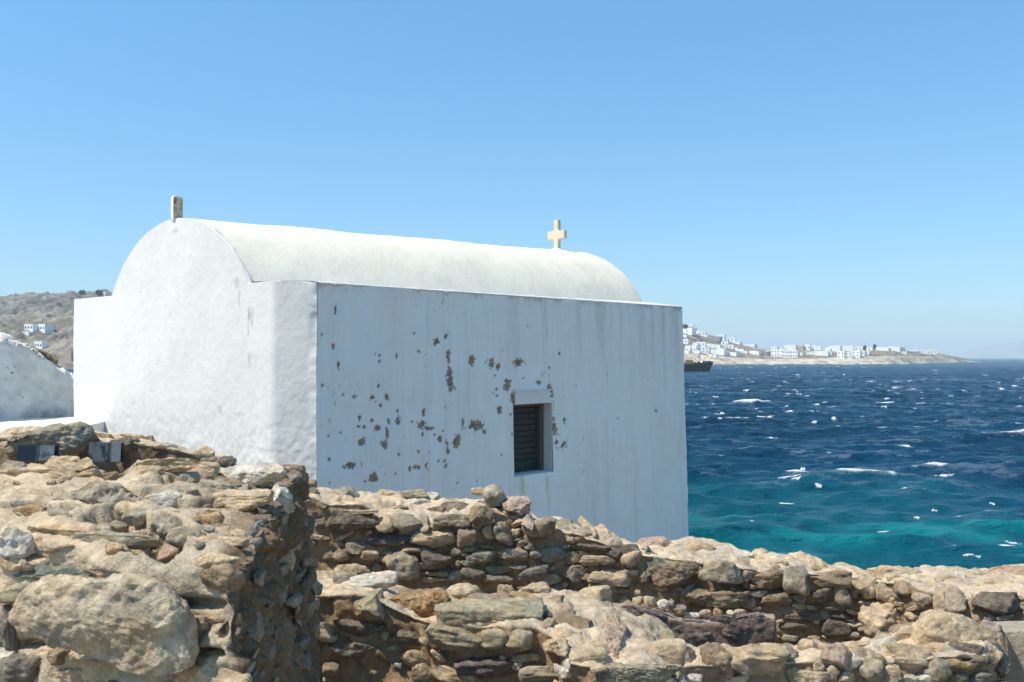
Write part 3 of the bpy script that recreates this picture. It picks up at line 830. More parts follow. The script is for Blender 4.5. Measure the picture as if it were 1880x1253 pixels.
# window
wroot = empty('window', hv(Nc)+wd*((wx0+wx1)/2)+np.array([0, 0, wz0])); wroot.parent = chap; wroot.location = wroot.location-chap.location
wroot['label'] = 'small deep set window with dark louvred shutter'
bo = float(np.clip(CZ+.8-(wz0+wz1)/2, 0, 4)*.03)*.75
def WP(s, dpt, z): 
    v = hv(Nc)+wd*s-wn*(dpt-bo); v[2] = z; return v
def winmesh(name, lst, mat, col=None):
    V = []; Q = []; n = 0
    for (sa, sb, da, db, za, zb) in lst:
        v = np.array([WP(s, dp, zz) for s in (sa, sb) for dp in (da, db) for zz in (za, zb)]); V.append(v)
        Q.append(np.array([[0, 1, 3, 2], [4, 6, 7, 5], [0, 4, 5, 1], [2, 3, 7, 6], [0, 2, 6, 4], [1, 5, 7, 3]])+n); n += 8
    V = np.concatenate(V)
    o = link(name, mesh(name, V, np.concatenate(Q), mat, None if col is None else np.ones((n, 3))*col, smooth=False), None)
    o.parent = wroot; o.location = -(wroot.location+chap.location); return o
dep = .175; mg = .02
winmesh('jamb', [(wx1, wx1+.06, -.004, dep+.08, wz0-.03, wz1+.03)], M_white, W0*1.02)
winmesh('jamb', [(wx0-.06, wx0, .012, dep+.08, wz0-.03, wz1+.03)], M_white, W0)
winmesh('sill', [(wx0-.0, wx1, .014, dep+.08, wz0-.06, wz0+.004)], M_white, W0*.9)
winmesh('lintel', [(wx0+.03, wx1-.05, -.012, dep+.08, wz1-.006, wz1+.15), (wx0-.0, wx1, .016, dep+.08, wz1-.004, wz1+.06), (wx0+.01, wx1-.03, -.02, .05, wz1+.152, wz1+.172)], M_white, np.array([.76, .73, .67]))
fz = wz1-.012
winmesh('frame', [(wx1-.082, wx1-.004, dep-.045, dep+.03, wz0+.008, fz), (wx0+.004, wx0+.05, dep-.03, dep+.03, wz0+.008, fz), (wx0+.052, wx1-.085, dep-.03, dep+.03, fz-.04, fz)], M_wood)
nl = 9; zb = wz0+.17; hh = (fz-.045-zb)/nl
winmesh('shutter', [(wx0+.054, wx1-.086, dep+.012-.012*(i % 1), dep+.03, zb+i*hh, zb+i*hh+hh*.80) for i in range(nl)]+[(wx0+.054, wx1-.086, dep+.034, dep+.05, wz0+.008, fz-.04)], M_shut)
winmesh('lower_board', [(wx0+.054, wx1-.086, dep+.004, dep+.028, wz0+.01, zb-.012)], M_green)
# vault, ledges
mid0 = hv(Lc)+fd*sm; far_r = P(1180, 557, 16.05); axis = None
apx_far = P(1041, 463, 17.1)
halff = hv(apx_far)-hv(far_r); far_l = hv(apx_far)+halff
na, nb = 90, 200
tt = np.linspace(-1, 1, na); bb = np.linspace(0, 1, nb)
Tn, Bn = np.meshgrid(tt, bb)
near_base = mid0[None]+fd[None]*(tt[:, None]*hw); nz_ = zs+ARCH(tt, RISE)-.004
far_base = hv(apx_far)[None]-halff[None]*tt[:, None]; fz_ = far_r[2]+ARCH(tt, apx_far[2]-far_r[2]); fz_[0] = fz_[-1] = far_r[2]
inn = hv(Rc-Nc)/wl*.045; 
NB = near_base+inn[None]
Vv = np.zeros((nb, na, 3))
for k2, b in enumerate(bb):
    Vv[k2, :, :2] = (NB*(1-b)+far_base*b)[:, :2]; Vv[k2, :, 2] = nz_*(1-b)+fz_*b
V = Vv.reshape(-1, 3); Q = gridq(nb, na); N = vnormals(V, Q)
if N[:, 2].mean() < 0: Q = Q[:, ::-1]; N = -N
V = V+N*(fbm(V*.8, 3, 33)*.018+fbm(V*5, 3, 34)*.003)[:, None]
gv = fbm(V*np.array([1.4, 1.4, 3]), 4, 35); sp_ = sst(.68, .8, fbm(V*11, 3, 36))
C = np.array([.80, .73, .60])*(1-.025*gv-.06*sp_)[:, None]
roof = link('roof', mesh('roof', V, Q, M_roof, C), chap)
# gable coping: thin rim joining the facade top to the vault
nr = len(sv); rim_o = path.copy(); rim_o[:, 2] = top-.002
V = []; 
for dpt, dz in ((.03, -.03), (.012, -.004), (.035, .003), (.07, .000), (.15, -.09)):
    q = rim_o+hv(Rc-Nc)[None]/wl*dpt; q[:, 2] = top+dz; V.append(q)
V = np.concatenate(V); V = batter(V, V[:, 2], .012); V += fbm(V*7, 2, 44)[:, None]*.006
sel = gridq(5, nr); N = vnormals(V, sel)
if N[:, 2].mean() < 0: sel = sel[:, ::-1]
link('gable_rim', mesh('gable_rim', V, sel, M_white, W0*np.ones((len(V), 3))), chap)
# flat ledge strip from the vault springing to the eave edge, slightly ragged
nl_ = 420; bb2 = np.linspace(0, 1, nl_)
in0 = hv(Cc)-fd*(fl-s2); 
e_out = hv(Nc)[None]+(hv(Rc)-hv(Nc))[None]*bb2[:, None]; e_out[:, 2] = Nc[2]+(Rc[2]-Nc[2])*bb2
e_in = (hv(mid0)+fd*hw+inn)[None]*(1-bb2[:, None])+hv(far_r)[None]*bb2[:, None]; e_in[:, 2] = zs*(1-bb2)+far_r[2]*bb2
rg = (fbm(np.stack([bb2*60, bb2*0, bb2*0], -1), 4, 51)*.5+fbm(np.stack([bb2*170, bb2*0, bb2*0+5], -1), 2, 52)*.5)
ot = e_out+wn[None]*(.004+.03*np.maximum(rg-.1, 0))[:, None]
rowsL = []
lo = ot.copy(); lo[:, 2] -= .010+.04*np.maximum(rg-.15, 0); li = e_out-wn[None]*.03; li[:, 2] = lo[:, 2]
rowsL.append(li); rowsL.append(lo)
o2 = ot.copy(); o2[:, 2] += .004; rowsL.append(o2)
for f_ in (.12, .35, .65, 1.0, 1.15):
    q = ot*(1-f_)+e_in*f_; q[:, 2] += .016-.006*(f_ > 1) + fbm(q*4, 2, 53)*.006; rowsL.append(q)
V = np.concatenate(rowsL); Q = gridq(len(rowsL), nl_); N = vnormals(V, Q)
if N[:, 2].mean() < 0: Q = Q[:, ::-1]
cl = np.array([.68, .665, .63])*np.ones((len(V), 3))
link('eave', mesh('eave', V, Q, M_roof, cl), chap)
# hidden sides: the other ledge, the back wall and the seaward end
def poly(name, pts, mat, col):
    V = np.array(pts); n_ = len(V); me = bpy.data.meshes.new(name); me.from_pydata(V.tolist(), [], [list(range(n_))]); 
    a = me.attributes.new('col', 'FLOAT_COLOR', 'POINT'); a.data.foreach_set('color', np.tile(np.array([*col, 1.0]), n_)); me.materials.append(mat)
    return link(name, me, chap)
quadwall('rear_wall', Bc, Lc+hv(Bc-Lc)/np.linalg.norm(hv(Bc-Lc))*.27, zs-.004); quadwall('end_wall', Rc, Bc, zs-.004)
l_in0 = mid0-fd*hw
poly('rear_ledge', [(*Lc[:2], zs), (*(l_in0+inn)[:2], zs+.004), (*far_l[:2], far_r[2]), (*Bc[:2], zs)], M_roof, (.68, .665, .63))
ea = [(*far_base[i][:2], fz_[i]-.004) for i in range(0, na, 3)]
poly('end_gable', [(*far_l[:2], base+3)]+[tuple(q) for q in ea]+[(*far_r[:2], base+3)], M_white, W0)
# crosses
def prism(name, outline, org, ax, th, mat, parent, seed, chip=.003):
    """flat outline (along ax, z) thickened, lightly weathered; returns object"""
    ol = np.array(outline); nrm = np.array([ax[1], -ax[0], 0]); n_ = len(ol)
    F_ = org[None]+ax[None]*ol[:, :1]; F_[:, 2] += ol[:, 1]
    V = np.concatenate([F_+nrm*th/2, F_-nrm*th/2]); faces = [list(range(n_)), list(range(2*n_-1, n_-1, -1))]+[[i, n_+i, n_+(i+1) % n_, (i+1) % n_] for i in range(n_)]
    me = bpy.data.meshes.new(name); me.from_pydata(V.tolist(), [], faces); me.materials.append(mat)
    o = link(name, me, parent); m = o.modifiers.new('bevel', 'BEVEL'); m.width = .008; m.segments = 2
    return o
dc = 16.75; cb = P(1023, 461, dc); w_ = .5*.058*2; a_ = .215; 
cr_o = [(-.055, 0), (.055, 0), (.055, .19), (.085, .215), (a_, .215), (a_, .355), (.085, .355), (.055, .38), (.055, .54), (-.055, .54), (-.055, .38), (-.085, .355), (-a_, .355), (-a_, .215), (-.085, .215), (-.055, .19)]
cr = prism('cross', [(x*.86, z) for x, z in cr_o], cb+np.array([0, 0, -.02]), fd, .075, M_cross, chap, 1); cr['label'] = 'cream stone cross on a plaster mound'
U, Qs = cubesphere(14); V = U*np.array([.2, .2, .13]); V = V+fbm(V*6, 2, 3)[:, None]*.02*U+cb+np.array([0, 0, -.075])
link('cross_mound', mesh('cross_mound', V, Qs, M_roof, np.array([.68, .66, .62])*np.ones((len(V), 3))), chap)
ds_ = 11.75; cb = P(325, 404, ds_)
U, Qs = cubesphere(26); V = U/((np.abs(U)**9).sum(1, keepdims=True)**(1/9))*np.array([.030, .064, .150])
sxd = wd; V = np.stack([V[:, 0], V[:, 1], V[:, 2]], -1); fac = V[:, 1] < -.01
nzv = fbm(V*26, 4, 5)
fx = np.stack([V[:, 0], V[:, 1], V[:, 2]], -1)
B3 = np.stack([fd, wd, np.array([0, 0, 1.0])])
nb_ = vnormals(V, Qs); 
right = sst(.5, .8, nb_[:, 0])                                    # the broken side looks along +x of the front
rightm = right*sst(-.14, -.10, V[:, 2])*sst(.145, .12, V[:, 2])
V = V+nb_*(nzv*.004-rightm*(.010+.02*np.maximum(nzv, 0)))[:, None]
C = np.array([.80, .73, .61])*(1-rightm[:, None]*np.array([.55, .6, .68])*(.75+.5*np.clip(nzv, -1, 1))[:, None])
Vw = V*np.array([1.25, 1, 1])@B3+cb+np.array([0, 0, .128])
o = link('cross', mesh('cross', Vw, Qs, attr_mat('broken_cross', var=.1, vscale=30, bumps=((60, .004),)), np.clip(C, .05, .8)), chap); o['label'] = 'broken stub of a stone cross, weathered brown on one side'

# ------------------------------------------------------------------ left white garden wall and ledge
D_ctrl = [(-260, 640, 12.2, -240, 634, 12.7, 0), (-120, 622, 13.0, -100, 616, 13.4, 0), (-40, 622, 13.5, -30, 617, 13.9, 0), (0, 627, 13.75, 8, 621, 14.1, 0), (22, 634, 13.85, 30, 629, 14.2, 0), (45, 641, 13.98, 52, 636, 14.35, 0), (62, 646, 14.08, 69, 642, 14.45, 0),
          (80, 664, 14.18, 87, 659, 14.55, 0), (100, 676, 14.3, 107, 671, 14.65, 0), (120, 686, 14.42, 126, 682, 14.75, 0), (134, 699, 14.5, 140, 695, 14.85, 0), (200, 730, 14.9, 205, 726, 15.3, 0)]
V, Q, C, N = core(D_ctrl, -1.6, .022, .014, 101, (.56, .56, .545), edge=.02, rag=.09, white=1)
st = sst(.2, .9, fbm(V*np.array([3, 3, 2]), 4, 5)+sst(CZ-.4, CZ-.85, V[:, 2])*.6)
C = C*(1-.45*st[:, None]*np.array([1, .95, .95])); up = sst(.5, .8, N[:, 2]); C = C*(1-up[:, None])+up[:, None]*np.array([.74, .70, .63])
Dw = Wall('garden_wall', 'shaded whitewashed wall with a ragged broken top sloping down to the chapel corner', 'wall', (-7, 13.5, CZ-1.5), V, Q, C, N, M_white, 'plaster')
Dw.stones('''
510 875 130 55 -22 s b W p=1.0 d=1.2
590 905 120 60 -24 b d W p=1.0 d=1.2
680 955 110 110 -30 b b W p=1.0 d=1.2
600 960 120 40 -28 r w W p=1.2
700 1040 90 34 -20 r w W p=1.2
480 920 60 34 -25 r w W p=1.0
40 712 100 40 -4 b w W p=1.0 d=1.5
165 770 90 46 -16 b w W p=1.0 d=1.5
240 790 70 40 -10 b w W p=1.0 d=1.5
320 792 100 40 -5 b w W p=1.0 d=1.5
385 815 50 34 -25 b w W p=1.0 d=1.5
440 880 60 44 -30 b w W p=1.0 d=1.5
540 950 70 40 -28 b w W p=1.0 d=1.5
640 1000 80 34 -25 b w W p=1.0 d=1.5
770 1055 80 26 -12 b w W p=1.0 d=1.5
''', 0, 520, 6.96, 19500)
Dw.finish()
gx_, gy_ = np.meshgrid(np.linspace(-10.5, -5.3, 90), np.linspace(6.4, 14.6, 120)); V = np.stack([gx_, gy_, CZ-.845+0*gx_], -1).reshape(-1, 3)
V[:, 2] += fbm(V*1.2, 3, 9)*.03+.05*sst(-7.2, -9.5, V[:, 0]); 
Q = gridq(120, 90); C = np.array([.68, .67, .65])*np.ones((len(V), 3))*(1-.3*sst(.5, .8, fbm(V*5, 3, 11)))[:, None]
n0 = len(V); V2 = V.copy(); V2[:, 2] -= 1.2
edge_i = np.concatenate([np.arange(90), np.arange(1, 120)*90+89, (119*90+np.arange(88, -1, -1)), np.arange(118, 0, -1)*90])
Qs = np.stack([edge_i, np.roll(edge_i, -1), np.roll(edge_i, -1)+n0, edge_i+n0], -1)[:, ::-1]
o = link('plaster_terrace', mesh('plaster_terrace', np.concatenate([V, V2]), np.concatenate([Q, Qs]), M_white, np.concatenate([C, C]))); tag(o, 'bright whitewashed terrace ledge at the foot of the shaded garden wall', 'terrace')

# ------------------------------------------------------------------ ground, sea, far land
xs = np.linspace(-60, 40, 260); ys = np.linspace(-30, 34, 200); X, Y = np.meshgrid(xs, ys)
zg = -2.35+.65*sst(3.2, 2.2, Y)-1.15*sst(7.4, 9, Y)*sst(-4.5, -1, X)+.5*sst(-2, -5, X)*sst(5, 8, Y)
coast = np.maximum(Y-(15.6-1.0*np.maximum(X-2.2, 0)+.02*np.maximum(-X-8, 0)), -99)
coast = np.where(Y < 7.6, np.minimum(coast, X-9), coast)
zg = zg-5.0*sst(.2, 3.2, coast)
V = np.stack([X, Y, CZ+zg], -1).reshape(-1, 3); V[:, 2] += fbm(V*.8, 4, 3)*.12*sst(-.5, 1, coast.ravel()+1.2)
V[:, 2] = np.maximum(V[:, 2], -1.2)
o = link('ground', mesh('ground', V, gridq(200, 260), M_ground)); tag(o, kind='structure')

M_sea = bpy.data.materials.new('sea_water'); M_sea.use_nodes = True; nt = M_sea.node_tree; Nn = nt.nodes; Ln = nt.links
pb = Nn['Principled BSDF']; pb.inputs['IOR'].default_value = 1.33
at = Nn.new('ShaderNodeAttribute'); at.attribute_name = 'col'; fo = Nn.new('ShaderNodeAttribute'); fo.attribute_name = 'foam'
mxc = Nn.new('ShaderNodeMix'); mxc.data_type = 'RGBA'; mxc.inputs['B'].default_value = (.80, .83, .85, 1)
Ln.new(fo.outputs['Fac'], mxc.inputs['Factor']); Ln.new(at.outputs['Color'], mxc.inputs['A']); Ln.new(mxc.outputs['Result'], pb.inputs['Base Color'])
mr = Nn.new('ShaderNodeMapRange'); mr.inputs['To Min'].default_value = .26; mr.inputs['To Max'].default_value = .9
Ln.new(fo.outputs['Fac'], mr.inputs['Value']); Ln.new(mr.outputs[0], pb.inputs['Roughness'])
pb.inputs['Specular IOR Level'].default_value = .07
tc = Nn.new('ShaderNodeTexCoord'); mp = Nn.new('ShaderNodeMapping'); mp.inputs['Scale'].default_value = (.6, 1.2, 1); mp.inputs['Rotation'].default_value = (0, 0, R(8)); Ln.new(tc.outputs['Object'], mp.inputs['Vector'])
prev = None
for sc, dist in ((.30, 1.1), (1.1, .42), (3.5, .13), (9, .04)):
    zt = Nn.new('ShaderNodeTexNoise'); zt.inputs['Scale'].default_value = sc; zt.inputs['Detail'].default_value = 4; Ln.new(mp.outputs[0], zt.inputs['Vector'])
    bp = Nn.new('ShaderNodeBump'); bp.inputs['Distance'].default_value = dist; Ln.new(zt.outputs['Fac'], bp.inputs['Height'])
    if prev: Ln.new(prev.outputs[0], bp.inputs['Normal'])
    prev = bp
Ln.new(prev.outputs[0], pb.inputs['Normal'])
dr1 = 13*1.003**np.arange(int(math.log(620/13)/math.log(1.003))); dr2 = dr1[-1]*1.022**np.arange(1, int(math.log(11000/dr1[-1])/math.log(1.022))+1)
dd = np.concatenate([dr1, dr2]); ta = np.concatenate([np.arange(-1.0, .13, .02), np.arange(.13, .56, .00085), np.arange(.57, 1.0, .02)])
TA, DD = np.meshgrid(ta, dd); X = (TA*DD).ravel(); Y = DD.ravel(); Dv = DD.ravel()
sp_loc = np.maximum(.003*Dv, .0009*Dv*1.2)
r = np.random.default_rng(3); zw = np.zeros_like(X); dx = np.zeros_like(X); dy = np.zeros_like(X); crest = np.zeros_like(X)
for lam in np.geomspace(.9, 17, 44):
    th = R(-78)+r.normal()*.42; kx, ky = math.cos(th)*2*math.pi/lam, math.sin(th)*2*math.pi/lam
    am = .0135*min(lam, 5.5)**.70*r.uniform(.6, 1.3); ph = r.uniform(0, 6.28); fade = sst(2.2, 4.5, lam/sp_loc)
    a = kx*X+ky*Y+ph; zw += am*np.cos(a)*fade; s_ = np.sin(a)*am*.75*fade; dx -= s_*math.cos(th); dy -= s_*math.sin(th)
X2, Y2 = X+dx, Y+dy
foam = np.zeros_like(X)
P2 = np.stack([X, Y, 0*X], -1)
f1 = fbm(P2*np.array([.9, .5, 1]), 4, 71); f2 = fbm(P2*np.array([.05, .05, 1]), 3, 72)
rms = zw[Dv < 60].std()
foam = np.maximum(foam, sst(3.6, 4.4, zw/rms+.9*f1+1.2*f2)*.8*sst(600, 300, Dv))
spots_far = '''1090 455 225 24;1150 445 60 24;1710 400 100 26;480 520 140 16;740 520 80 12;840 490 80 10;310 355 110 9;200 415 100 10;135 420 50 8;390 400 45 10;1120 407 80 8;1490 645 150 12;1245 700 75 18;1450 785 140 9;400 620 120 7;1860 443 60 12
1370 425 90 4;1680 320 50 7;1395 290 45 11;1330 288 25 7;1550 365 70 7;1720 290 30 5;320 335 60 7;150 537 60 9;320 550 140 8;490 545 100 6;1060 355 70 7;1270 350 40 7;1190 352 80 4;660 317 30 7;740 310 25 7;805 305 20 9;855 290 35 9;830 742 15 12
595 482 20 8;690 797 25 8;1785 740 120 8;1820 550 20 10;1240 500 40 7;415 353 40 5;220 380 30 5;540 320 60 5;1550 420 20 6;1630 432 15 6;1725 452 25 6;260 765 30 6;520 660 70 4;960 555 20 6;880 592 16 5;1300 590 50 5;1480 475 70 4;1100 605 90 4;620 525 70 5;930 430 40 6;760 428 30 7;1040 300 20 6;910 315 20 6'''
spots_near = '''600 110 130 26;640 122 60 14;490 135 150 9;600 218 90 11;520 288 80 12;390 157 20 8;790 157 40 7;900 185 50 4;1240 158 25 8;1720 225 20 14;1755 170 20 8;1450 20 140 9;1405 260 40 9;1300 323 25 7;1850 432 80 20;1780 470 190 8;1580 520 60 30;1508 480 20 16;1640 537 20 7;1120 385 60 9;1470 105 120 6;1510 330 20 6;690 35 24 9;1180 60 60 4;300 365 20 5;420 385 12 6'''
fl_ = [(1240+float(a)/2.9375, 580+float(b)/2.9375, float(c)/2.9375, float(d)/2.9375) for a, b, c, d in (t.split() for t in spots_far.replace('\n', ';').split(';'))]
fl_ += [(1240+float(a)/2.9375, 840+float(b)/2.9375, float(c)/2.9375, float(d)/2.9375) for a, b, c, d in (t.split() for t in spots_near.replace('\n', ';').split(';'))]
for i in range(270):
    yy = 671+110*r.random()**1.8; fl_.append((r.uniform(1225, 1960), yy, 2+12*r.random()**2.2, r.uniform(.7, 1.9)))
for i in range(60): fl_.append((r.uniform(1900, 2150), r.uniform(680, 1050), r.uniform(10, 40), r.uniform(2, 6)))
zadd = np.zeros_like(X)
for px, py, w, h in fl_:
    D0 = CZ*FOC/(py-HY+h*.5); x0 = (px-CX)/FOC*D0; wm = max(w*D0/FOC, .006*D0*(D0 < 300)); h = min(h, .35*w+1); hm = min(h*D0/FOC*.42, .7); de = max(.14*wm, 1.25*.003*D0, hm*.6)
    sl = r.uniform(-.15, .25); sel = np.nonzero((np.abs(X-x0) < wm*1.1) & (np.abs(Y-D0) < de*3+wm*.4))[0]
    if len(sel) == 0: continue
    q = (X[sel]-x0)/(wm/1.9); rr = (Y[sel]-D0-sl*(X[sel]-x0)-.10*wm*q*q+.35*de*vn(np.stack([q*2.5+px, q*0+py, q*0], -1), 5))/de
    gg = np.exp(-(q**2*1.0+rr**2*1.6)); ns = .6*fbm(np.stack([q*3+px, rr*1.5, q*0+py], -1), 4, 7, .65)+.55*fbm(P2[sel]*np.array([4.5, 2.4, 1])*(40/D0)**.5, 3, 6, .7)
    foam[sel] = np.maximum(foam[sel], sst(.36, .66, gg*(1+1.25*ns))*.86)
    zadd[sel] = np.maximum(zadd[sel], hm*.75*np.exp(-(q**2*1.1+rr**2))*(.8+.4*ns))
wis = fbm(P2*np.array([.8, 2.0, 1])+3, 5, 75, .66); foam = np.maximum(foam, sst(.62, 1.05, wis+.45*f2+.22*zw/rms)*.10*sst(28, 60, Dv)*sst(400, 250, Dv))
def shoreD(px): return np.interp(px, [1150, 1250, 1310, 1500, 1640, 1700, 1760, 1790], [880, 900, 905, 905, 960, 1060, 1220, 1400])
ppx = CX+FOC*X/Y; sh = Y-shoreD(ppx)
foam = np.maximum(foam, sst(-70, -15, sh+35*f2)*sst(30, 0, sh)*(ppx > 1200)*(ppx < 1800)*.75*sst(-.2, .3, vn(np.stack([ppx*.12, 0*X, 0*X], -1), 9)))
tq = sst(68, 26, Dv+(ppx-1260)*.014*1.6+5*fbm(P2*np.array([.12, .2, 1]), 3, 81)+zw*6)
deep = np.array([.0025, .033, .070]); turq = np.array([.002, .085, .105]); lightt = np.array([.004, .19, .185])
st2 = sst(.15, .8, fbm(P2*np.array([.16, .35, 1])+5, 3, 82)+.5*zw/rms*.3)*sst(52, 30, Dv)
C = deep*(1-tq[:, None])+turq*tq[:, None]; C = C*(1-.55*st2[:, None])+lightt*.55*st2[:, None]
C = C*(1+.25*f2[:, None])
V = np.stack([X2, Y2, zw+zadd], -1)
o = link('sea', mesh('sea', V, gridq(len(dd), len(ta)), M_sea, C, attrs=dict(foam=foam))); tag(o, kind='structure')

# left hill
ta = np.linspace(-.75, .10, 520); dd = np.concatenate([np.linspace(440, 800, 240), np.linspace(802, 1250, 190)]); TA, DD = np.meshgrid(ta, dd); X, Y = (TA*DD).ravel(), DD.ravel()
P2 = np.stack([X, Y, 0*X], -1); big = fbm(P2*.006, 4, 91); md = fbm(P2*.03, 4, 92); sm_ = fbm(P2*.12, 4, 93)
pxh = CX+FOC*X/Y
h1 = 36*sst(475, 705, Y+12*md)-7*sst(715, 800, Y); h2 = 38*sst(790, 930, Y+20*big)
cap = np.interp(pxh, [-500, -200, 0, 60, 100, 200, 330, 600, 1100], [52, 60, 64, 66, 66.5, 67.0, 60, 40, 16])/68.
zh = (h1+h2)*cap+md*(3.0-1.8*sst(740, 850, Y))*sst(480, 560, Y)+sm_*1.6*sst(480, 560, Y)-3*sst(490, 455, Y)+np.maximum(0, fbm(P2*.09+9, 3, 97)-.25)*5*sst(500, 600, Y)
zh = zh-1.5*(1-sst(470, 500, Y))
V = np.stack([X, Y, np.maximum(zh, -1.2)], -1); rock = sst(.0, .6, sm_+.5*md); far = sst(740, 820, Y)
strat = fbm(P2*np.array([.03, .16, 1]), 4, 96)
ff = fbm(P2*.33, 3, 98)
C = np.array([.235, .20, .155])*(1+.30*md+.30*strat+.35*ff)[:, None]; C = C*(1-.5*rock[:, None])+np.array([.33, .30, .26])*(1+.4*ff)[:, None]*.5*rock[:, None]
C = C*(1-far[:, None])+(np.array([.165, .15, .13])*(1+.5*sm_+.25*md+.55*ff)[:, None])*far[:, None]
bush = sst(.35, .55, fbm(P2*.07+50, 3, 99))[:, None]*.3; C = C*(1-bush)+bush*np.array([.09, .095, .05])
Q = gridq(len(dd), len(ta)); hill = link('hill', mesh('hill', V, Q, M_hill, np.clip(C, .02, .6))); tag(hill, kind='structure')
hillT = BVHTree.FromPolygons(V.tolist(), Q.tolist())
# right headland
pxs = np.arange(1120, 1812, 1.2); nd = 110; rel = np.linspace(-.02, 1, nd)
skyy = np.interp(pxs, [1120, 1200, 1250, 1268, 1290, 1310, 1335, 1352, 1375, 1400, 1440, 1480, 1560, 1600, 1650, 1690, 1715, 1745, 1765, 1782, 1792, 1812], [590, 596, 601, 605, 612, 618, 625, 632, 637, 641, 643.5, 643.5, 643.5, 643, 643.5, 646.5, 649, 653.5, 657.5, 661, 664, 666])
s0 = shoreD(pxs); dep_ = np.interp(pxs, [1120, 1300, 1600, 1700, 1790], [260, 240, 230, 200, 90])
REL, PXX = np.meshgrid(rel, pxs, indexing='ij'); D_ = s0[None]+dep_[None]*REL; H_ = CZ-(skyy-HY)[None]/FOC*(s0+dep_*.85)[None]
X = (PXX-CX)/FOC*D_; P2 = np.stack([X.ravel(), D_.ravel(), 0*X.ravel()], -1); md = fbm(P2*.03, 4, 192).reshape(X.shape); sm_ = fbm(P2*.11, 4, 193).reshape(X.shape)
cl_ = np.interp(pxs, [1120, 1350, 1500, 1640, 1720, 1790], [.12, .22, .30, .50, .55, .35])[None]
prof = cl_*sst(-.02, .20+.05*md, REL)+(1-cl_)*sst(.08, .85, REL)
zz_ = H_*prof+(md*.8+sm_*.6)*sst(0, .2, REL)*sst(1, .8, REL)*(H_ > 3)-1.2*(REL < .0)
zz_ = zz_*np.where(REL > .86, 1-.25*sst(.86, 1, REL), 1)
V = np.stack([X, D_, zz_], -1).reshape(-1, 3); Q = gridq(nd, len(pxs)); cliff = sst(.26, .16, REL+.06*md).ravel()
ff = fbm(P2*np.array([.35, .2, 1]), 3, 195)
C = np.array([.245, .205, .155])*(1+.3*md.ravel()+.40*sm_.ravel()+.45*ff)[:, None]; C = C*(1-cliff[:, None])+np.array([.52, .43, .33])*(1+.35*sm_.ravel()+.25*md.ravel()+.35*ff)[:, None]*cliff[:, None]
gb = sst(.25, .5, fbm(P2*.02+70, 3, 99))[:, None]*.65*sst(1500, 1380, PXX.ravel())[:, None]*(1-cliff[:, None]); C = C*(1-gb)+gb*np.array([.08, .10, .045])
hd = link('headland', mesh('headland', V, Q, M_hill, np.clip(C, .02, .6))); tag(hd, kind='structure')
headT = BVHTree.FromPolygons(V.tolist(), Q.tolist())
# hazy island
ta = np.linspace(.42, .75, 240); dd = np.linspace(8000, 9800, 40); TA, DD = np.meshgrid(ta, dd); X, Y = (TA*DD).ravel(), DD.ravel(); pxh = CX+FOC*X/Y
hh_ = np.interp(pxh, [1700, 1735, 1760, 1800, 1840, 1880, 1940, 2100, 2300], [-8, 0, 35, 90, 128, 150, 165, 120, 0])*sst(8000, 8700, Y)*sst(9800, 9000, Y)
P2 = np.stack([X, Y, 0*X], -1); V = np.stack([X, Y, hh_*(1+.12*fbm(P2*.004, 4, 7))-2*(hh_ < 1)+hh_*.05*fbm(P2*.012, 3, 8)], -1); V[:, 2] = np.clip(V[:, 2], -1.2, 172)
o = link('island', mesh('island', V, gridq(40, 240), M_hill, np.array([.30, .27, .24])*(1+.4*fbm(P2*.006, 4, 9))[:, None])); tag(o, kind='structure')

# ------------------------------------------------------------------ houses
def ground_at(T, px, py):
    for k in range(60):
        y = py+k*.5; dr = Vector(((px-CX)/FOC, 1, -(y-HY)/FOC)).normalized(); l, n, i, d = T.ray_cast(Vector((0, 0, CZ)), dr)
        if l is not None: return np.array(l), y
    return None, None
hcount = [0]
def house(T, px, py, w, h, label, mat=None, storeys=1, win=0, group=None, seed=0, yaw=None, tall=None, name='house'):
    """px,py = middle of the base in the photo; w,h = pixels"""
    l, y = ground_at(T, px, py); r = np.random.default_rng(seed+int(px*7)); d = l[1]; k = d/FOC
    W_, H_ = w*k*1.03, h*k*1.08; dp = max(4.0, min(W_*.7, 9)); yaw = r.uniform(-.75, -.3) if yaw is None else yaw-.45
    root = empty(name, l); tag(root, label, 'house', group); root.rotation_euler[2] = yaw; mat = mat or M_house
    sink = 1.5; n = max(1, int(round(W_/7))); bx = []
    xs_ = np.linspace(-W_/2, W_/2, n+1); oy = dp/2
    for i in range(n):
        f = 1.0 if (n == 1 or i == int(r.integers(n))) else r.uniform(.72, 1.0)
        bw = xs_[i+1]-xs_[i]+.04*i; fy = r.uniform(-.9, .9) if n > 1 else 0
        bx.append(((xs_[i]+bw/2-.02*i, oy+fy, (H_*f-sink)/2), (bw, dp, H_*f+sink)))
        bx.append(((xs_[i]+bw/2-.02*i, oy+fy, H_*f+.12), (bw*.98, dp-.04, .24)))
    V = []; Q = []; m_ = 0
    for c, s in bx: v, q = box(c, s, 0, m_); V.append(v); Q.append(q); m_ += 8
    o = bpy.data.objects.new('walls', mesh('walls', np.concatenate(V), np.concatenate(Q), mat, smooth=False)); COL.objects.link(o); o.parent = root
    if win and (storeys > 1 or win < 3 or T is hillT):
        for st_ in range(storeys):
            for i in range(win):
                t = (i+.5)/win; xw = -W_/2+W_*t; j = min(n-1, int(t*n)); c, s = bx[2*j]
                wz = H_*(st_+.5)/storeys; 
                if wz > (c[2]+s[2]/2)-.9: continue
                v, q = box((xw, c[1]-dp/2-.02, wz), (min(1.05, W_/win*.4), .12, min(1.25, H_/storeys*.36)))
                q_ = bpy.data.objects.new('window', mesh('window', v, q, M_dark, smooth=False)); COL.objects.link(q_); q_.parent = root
    return root
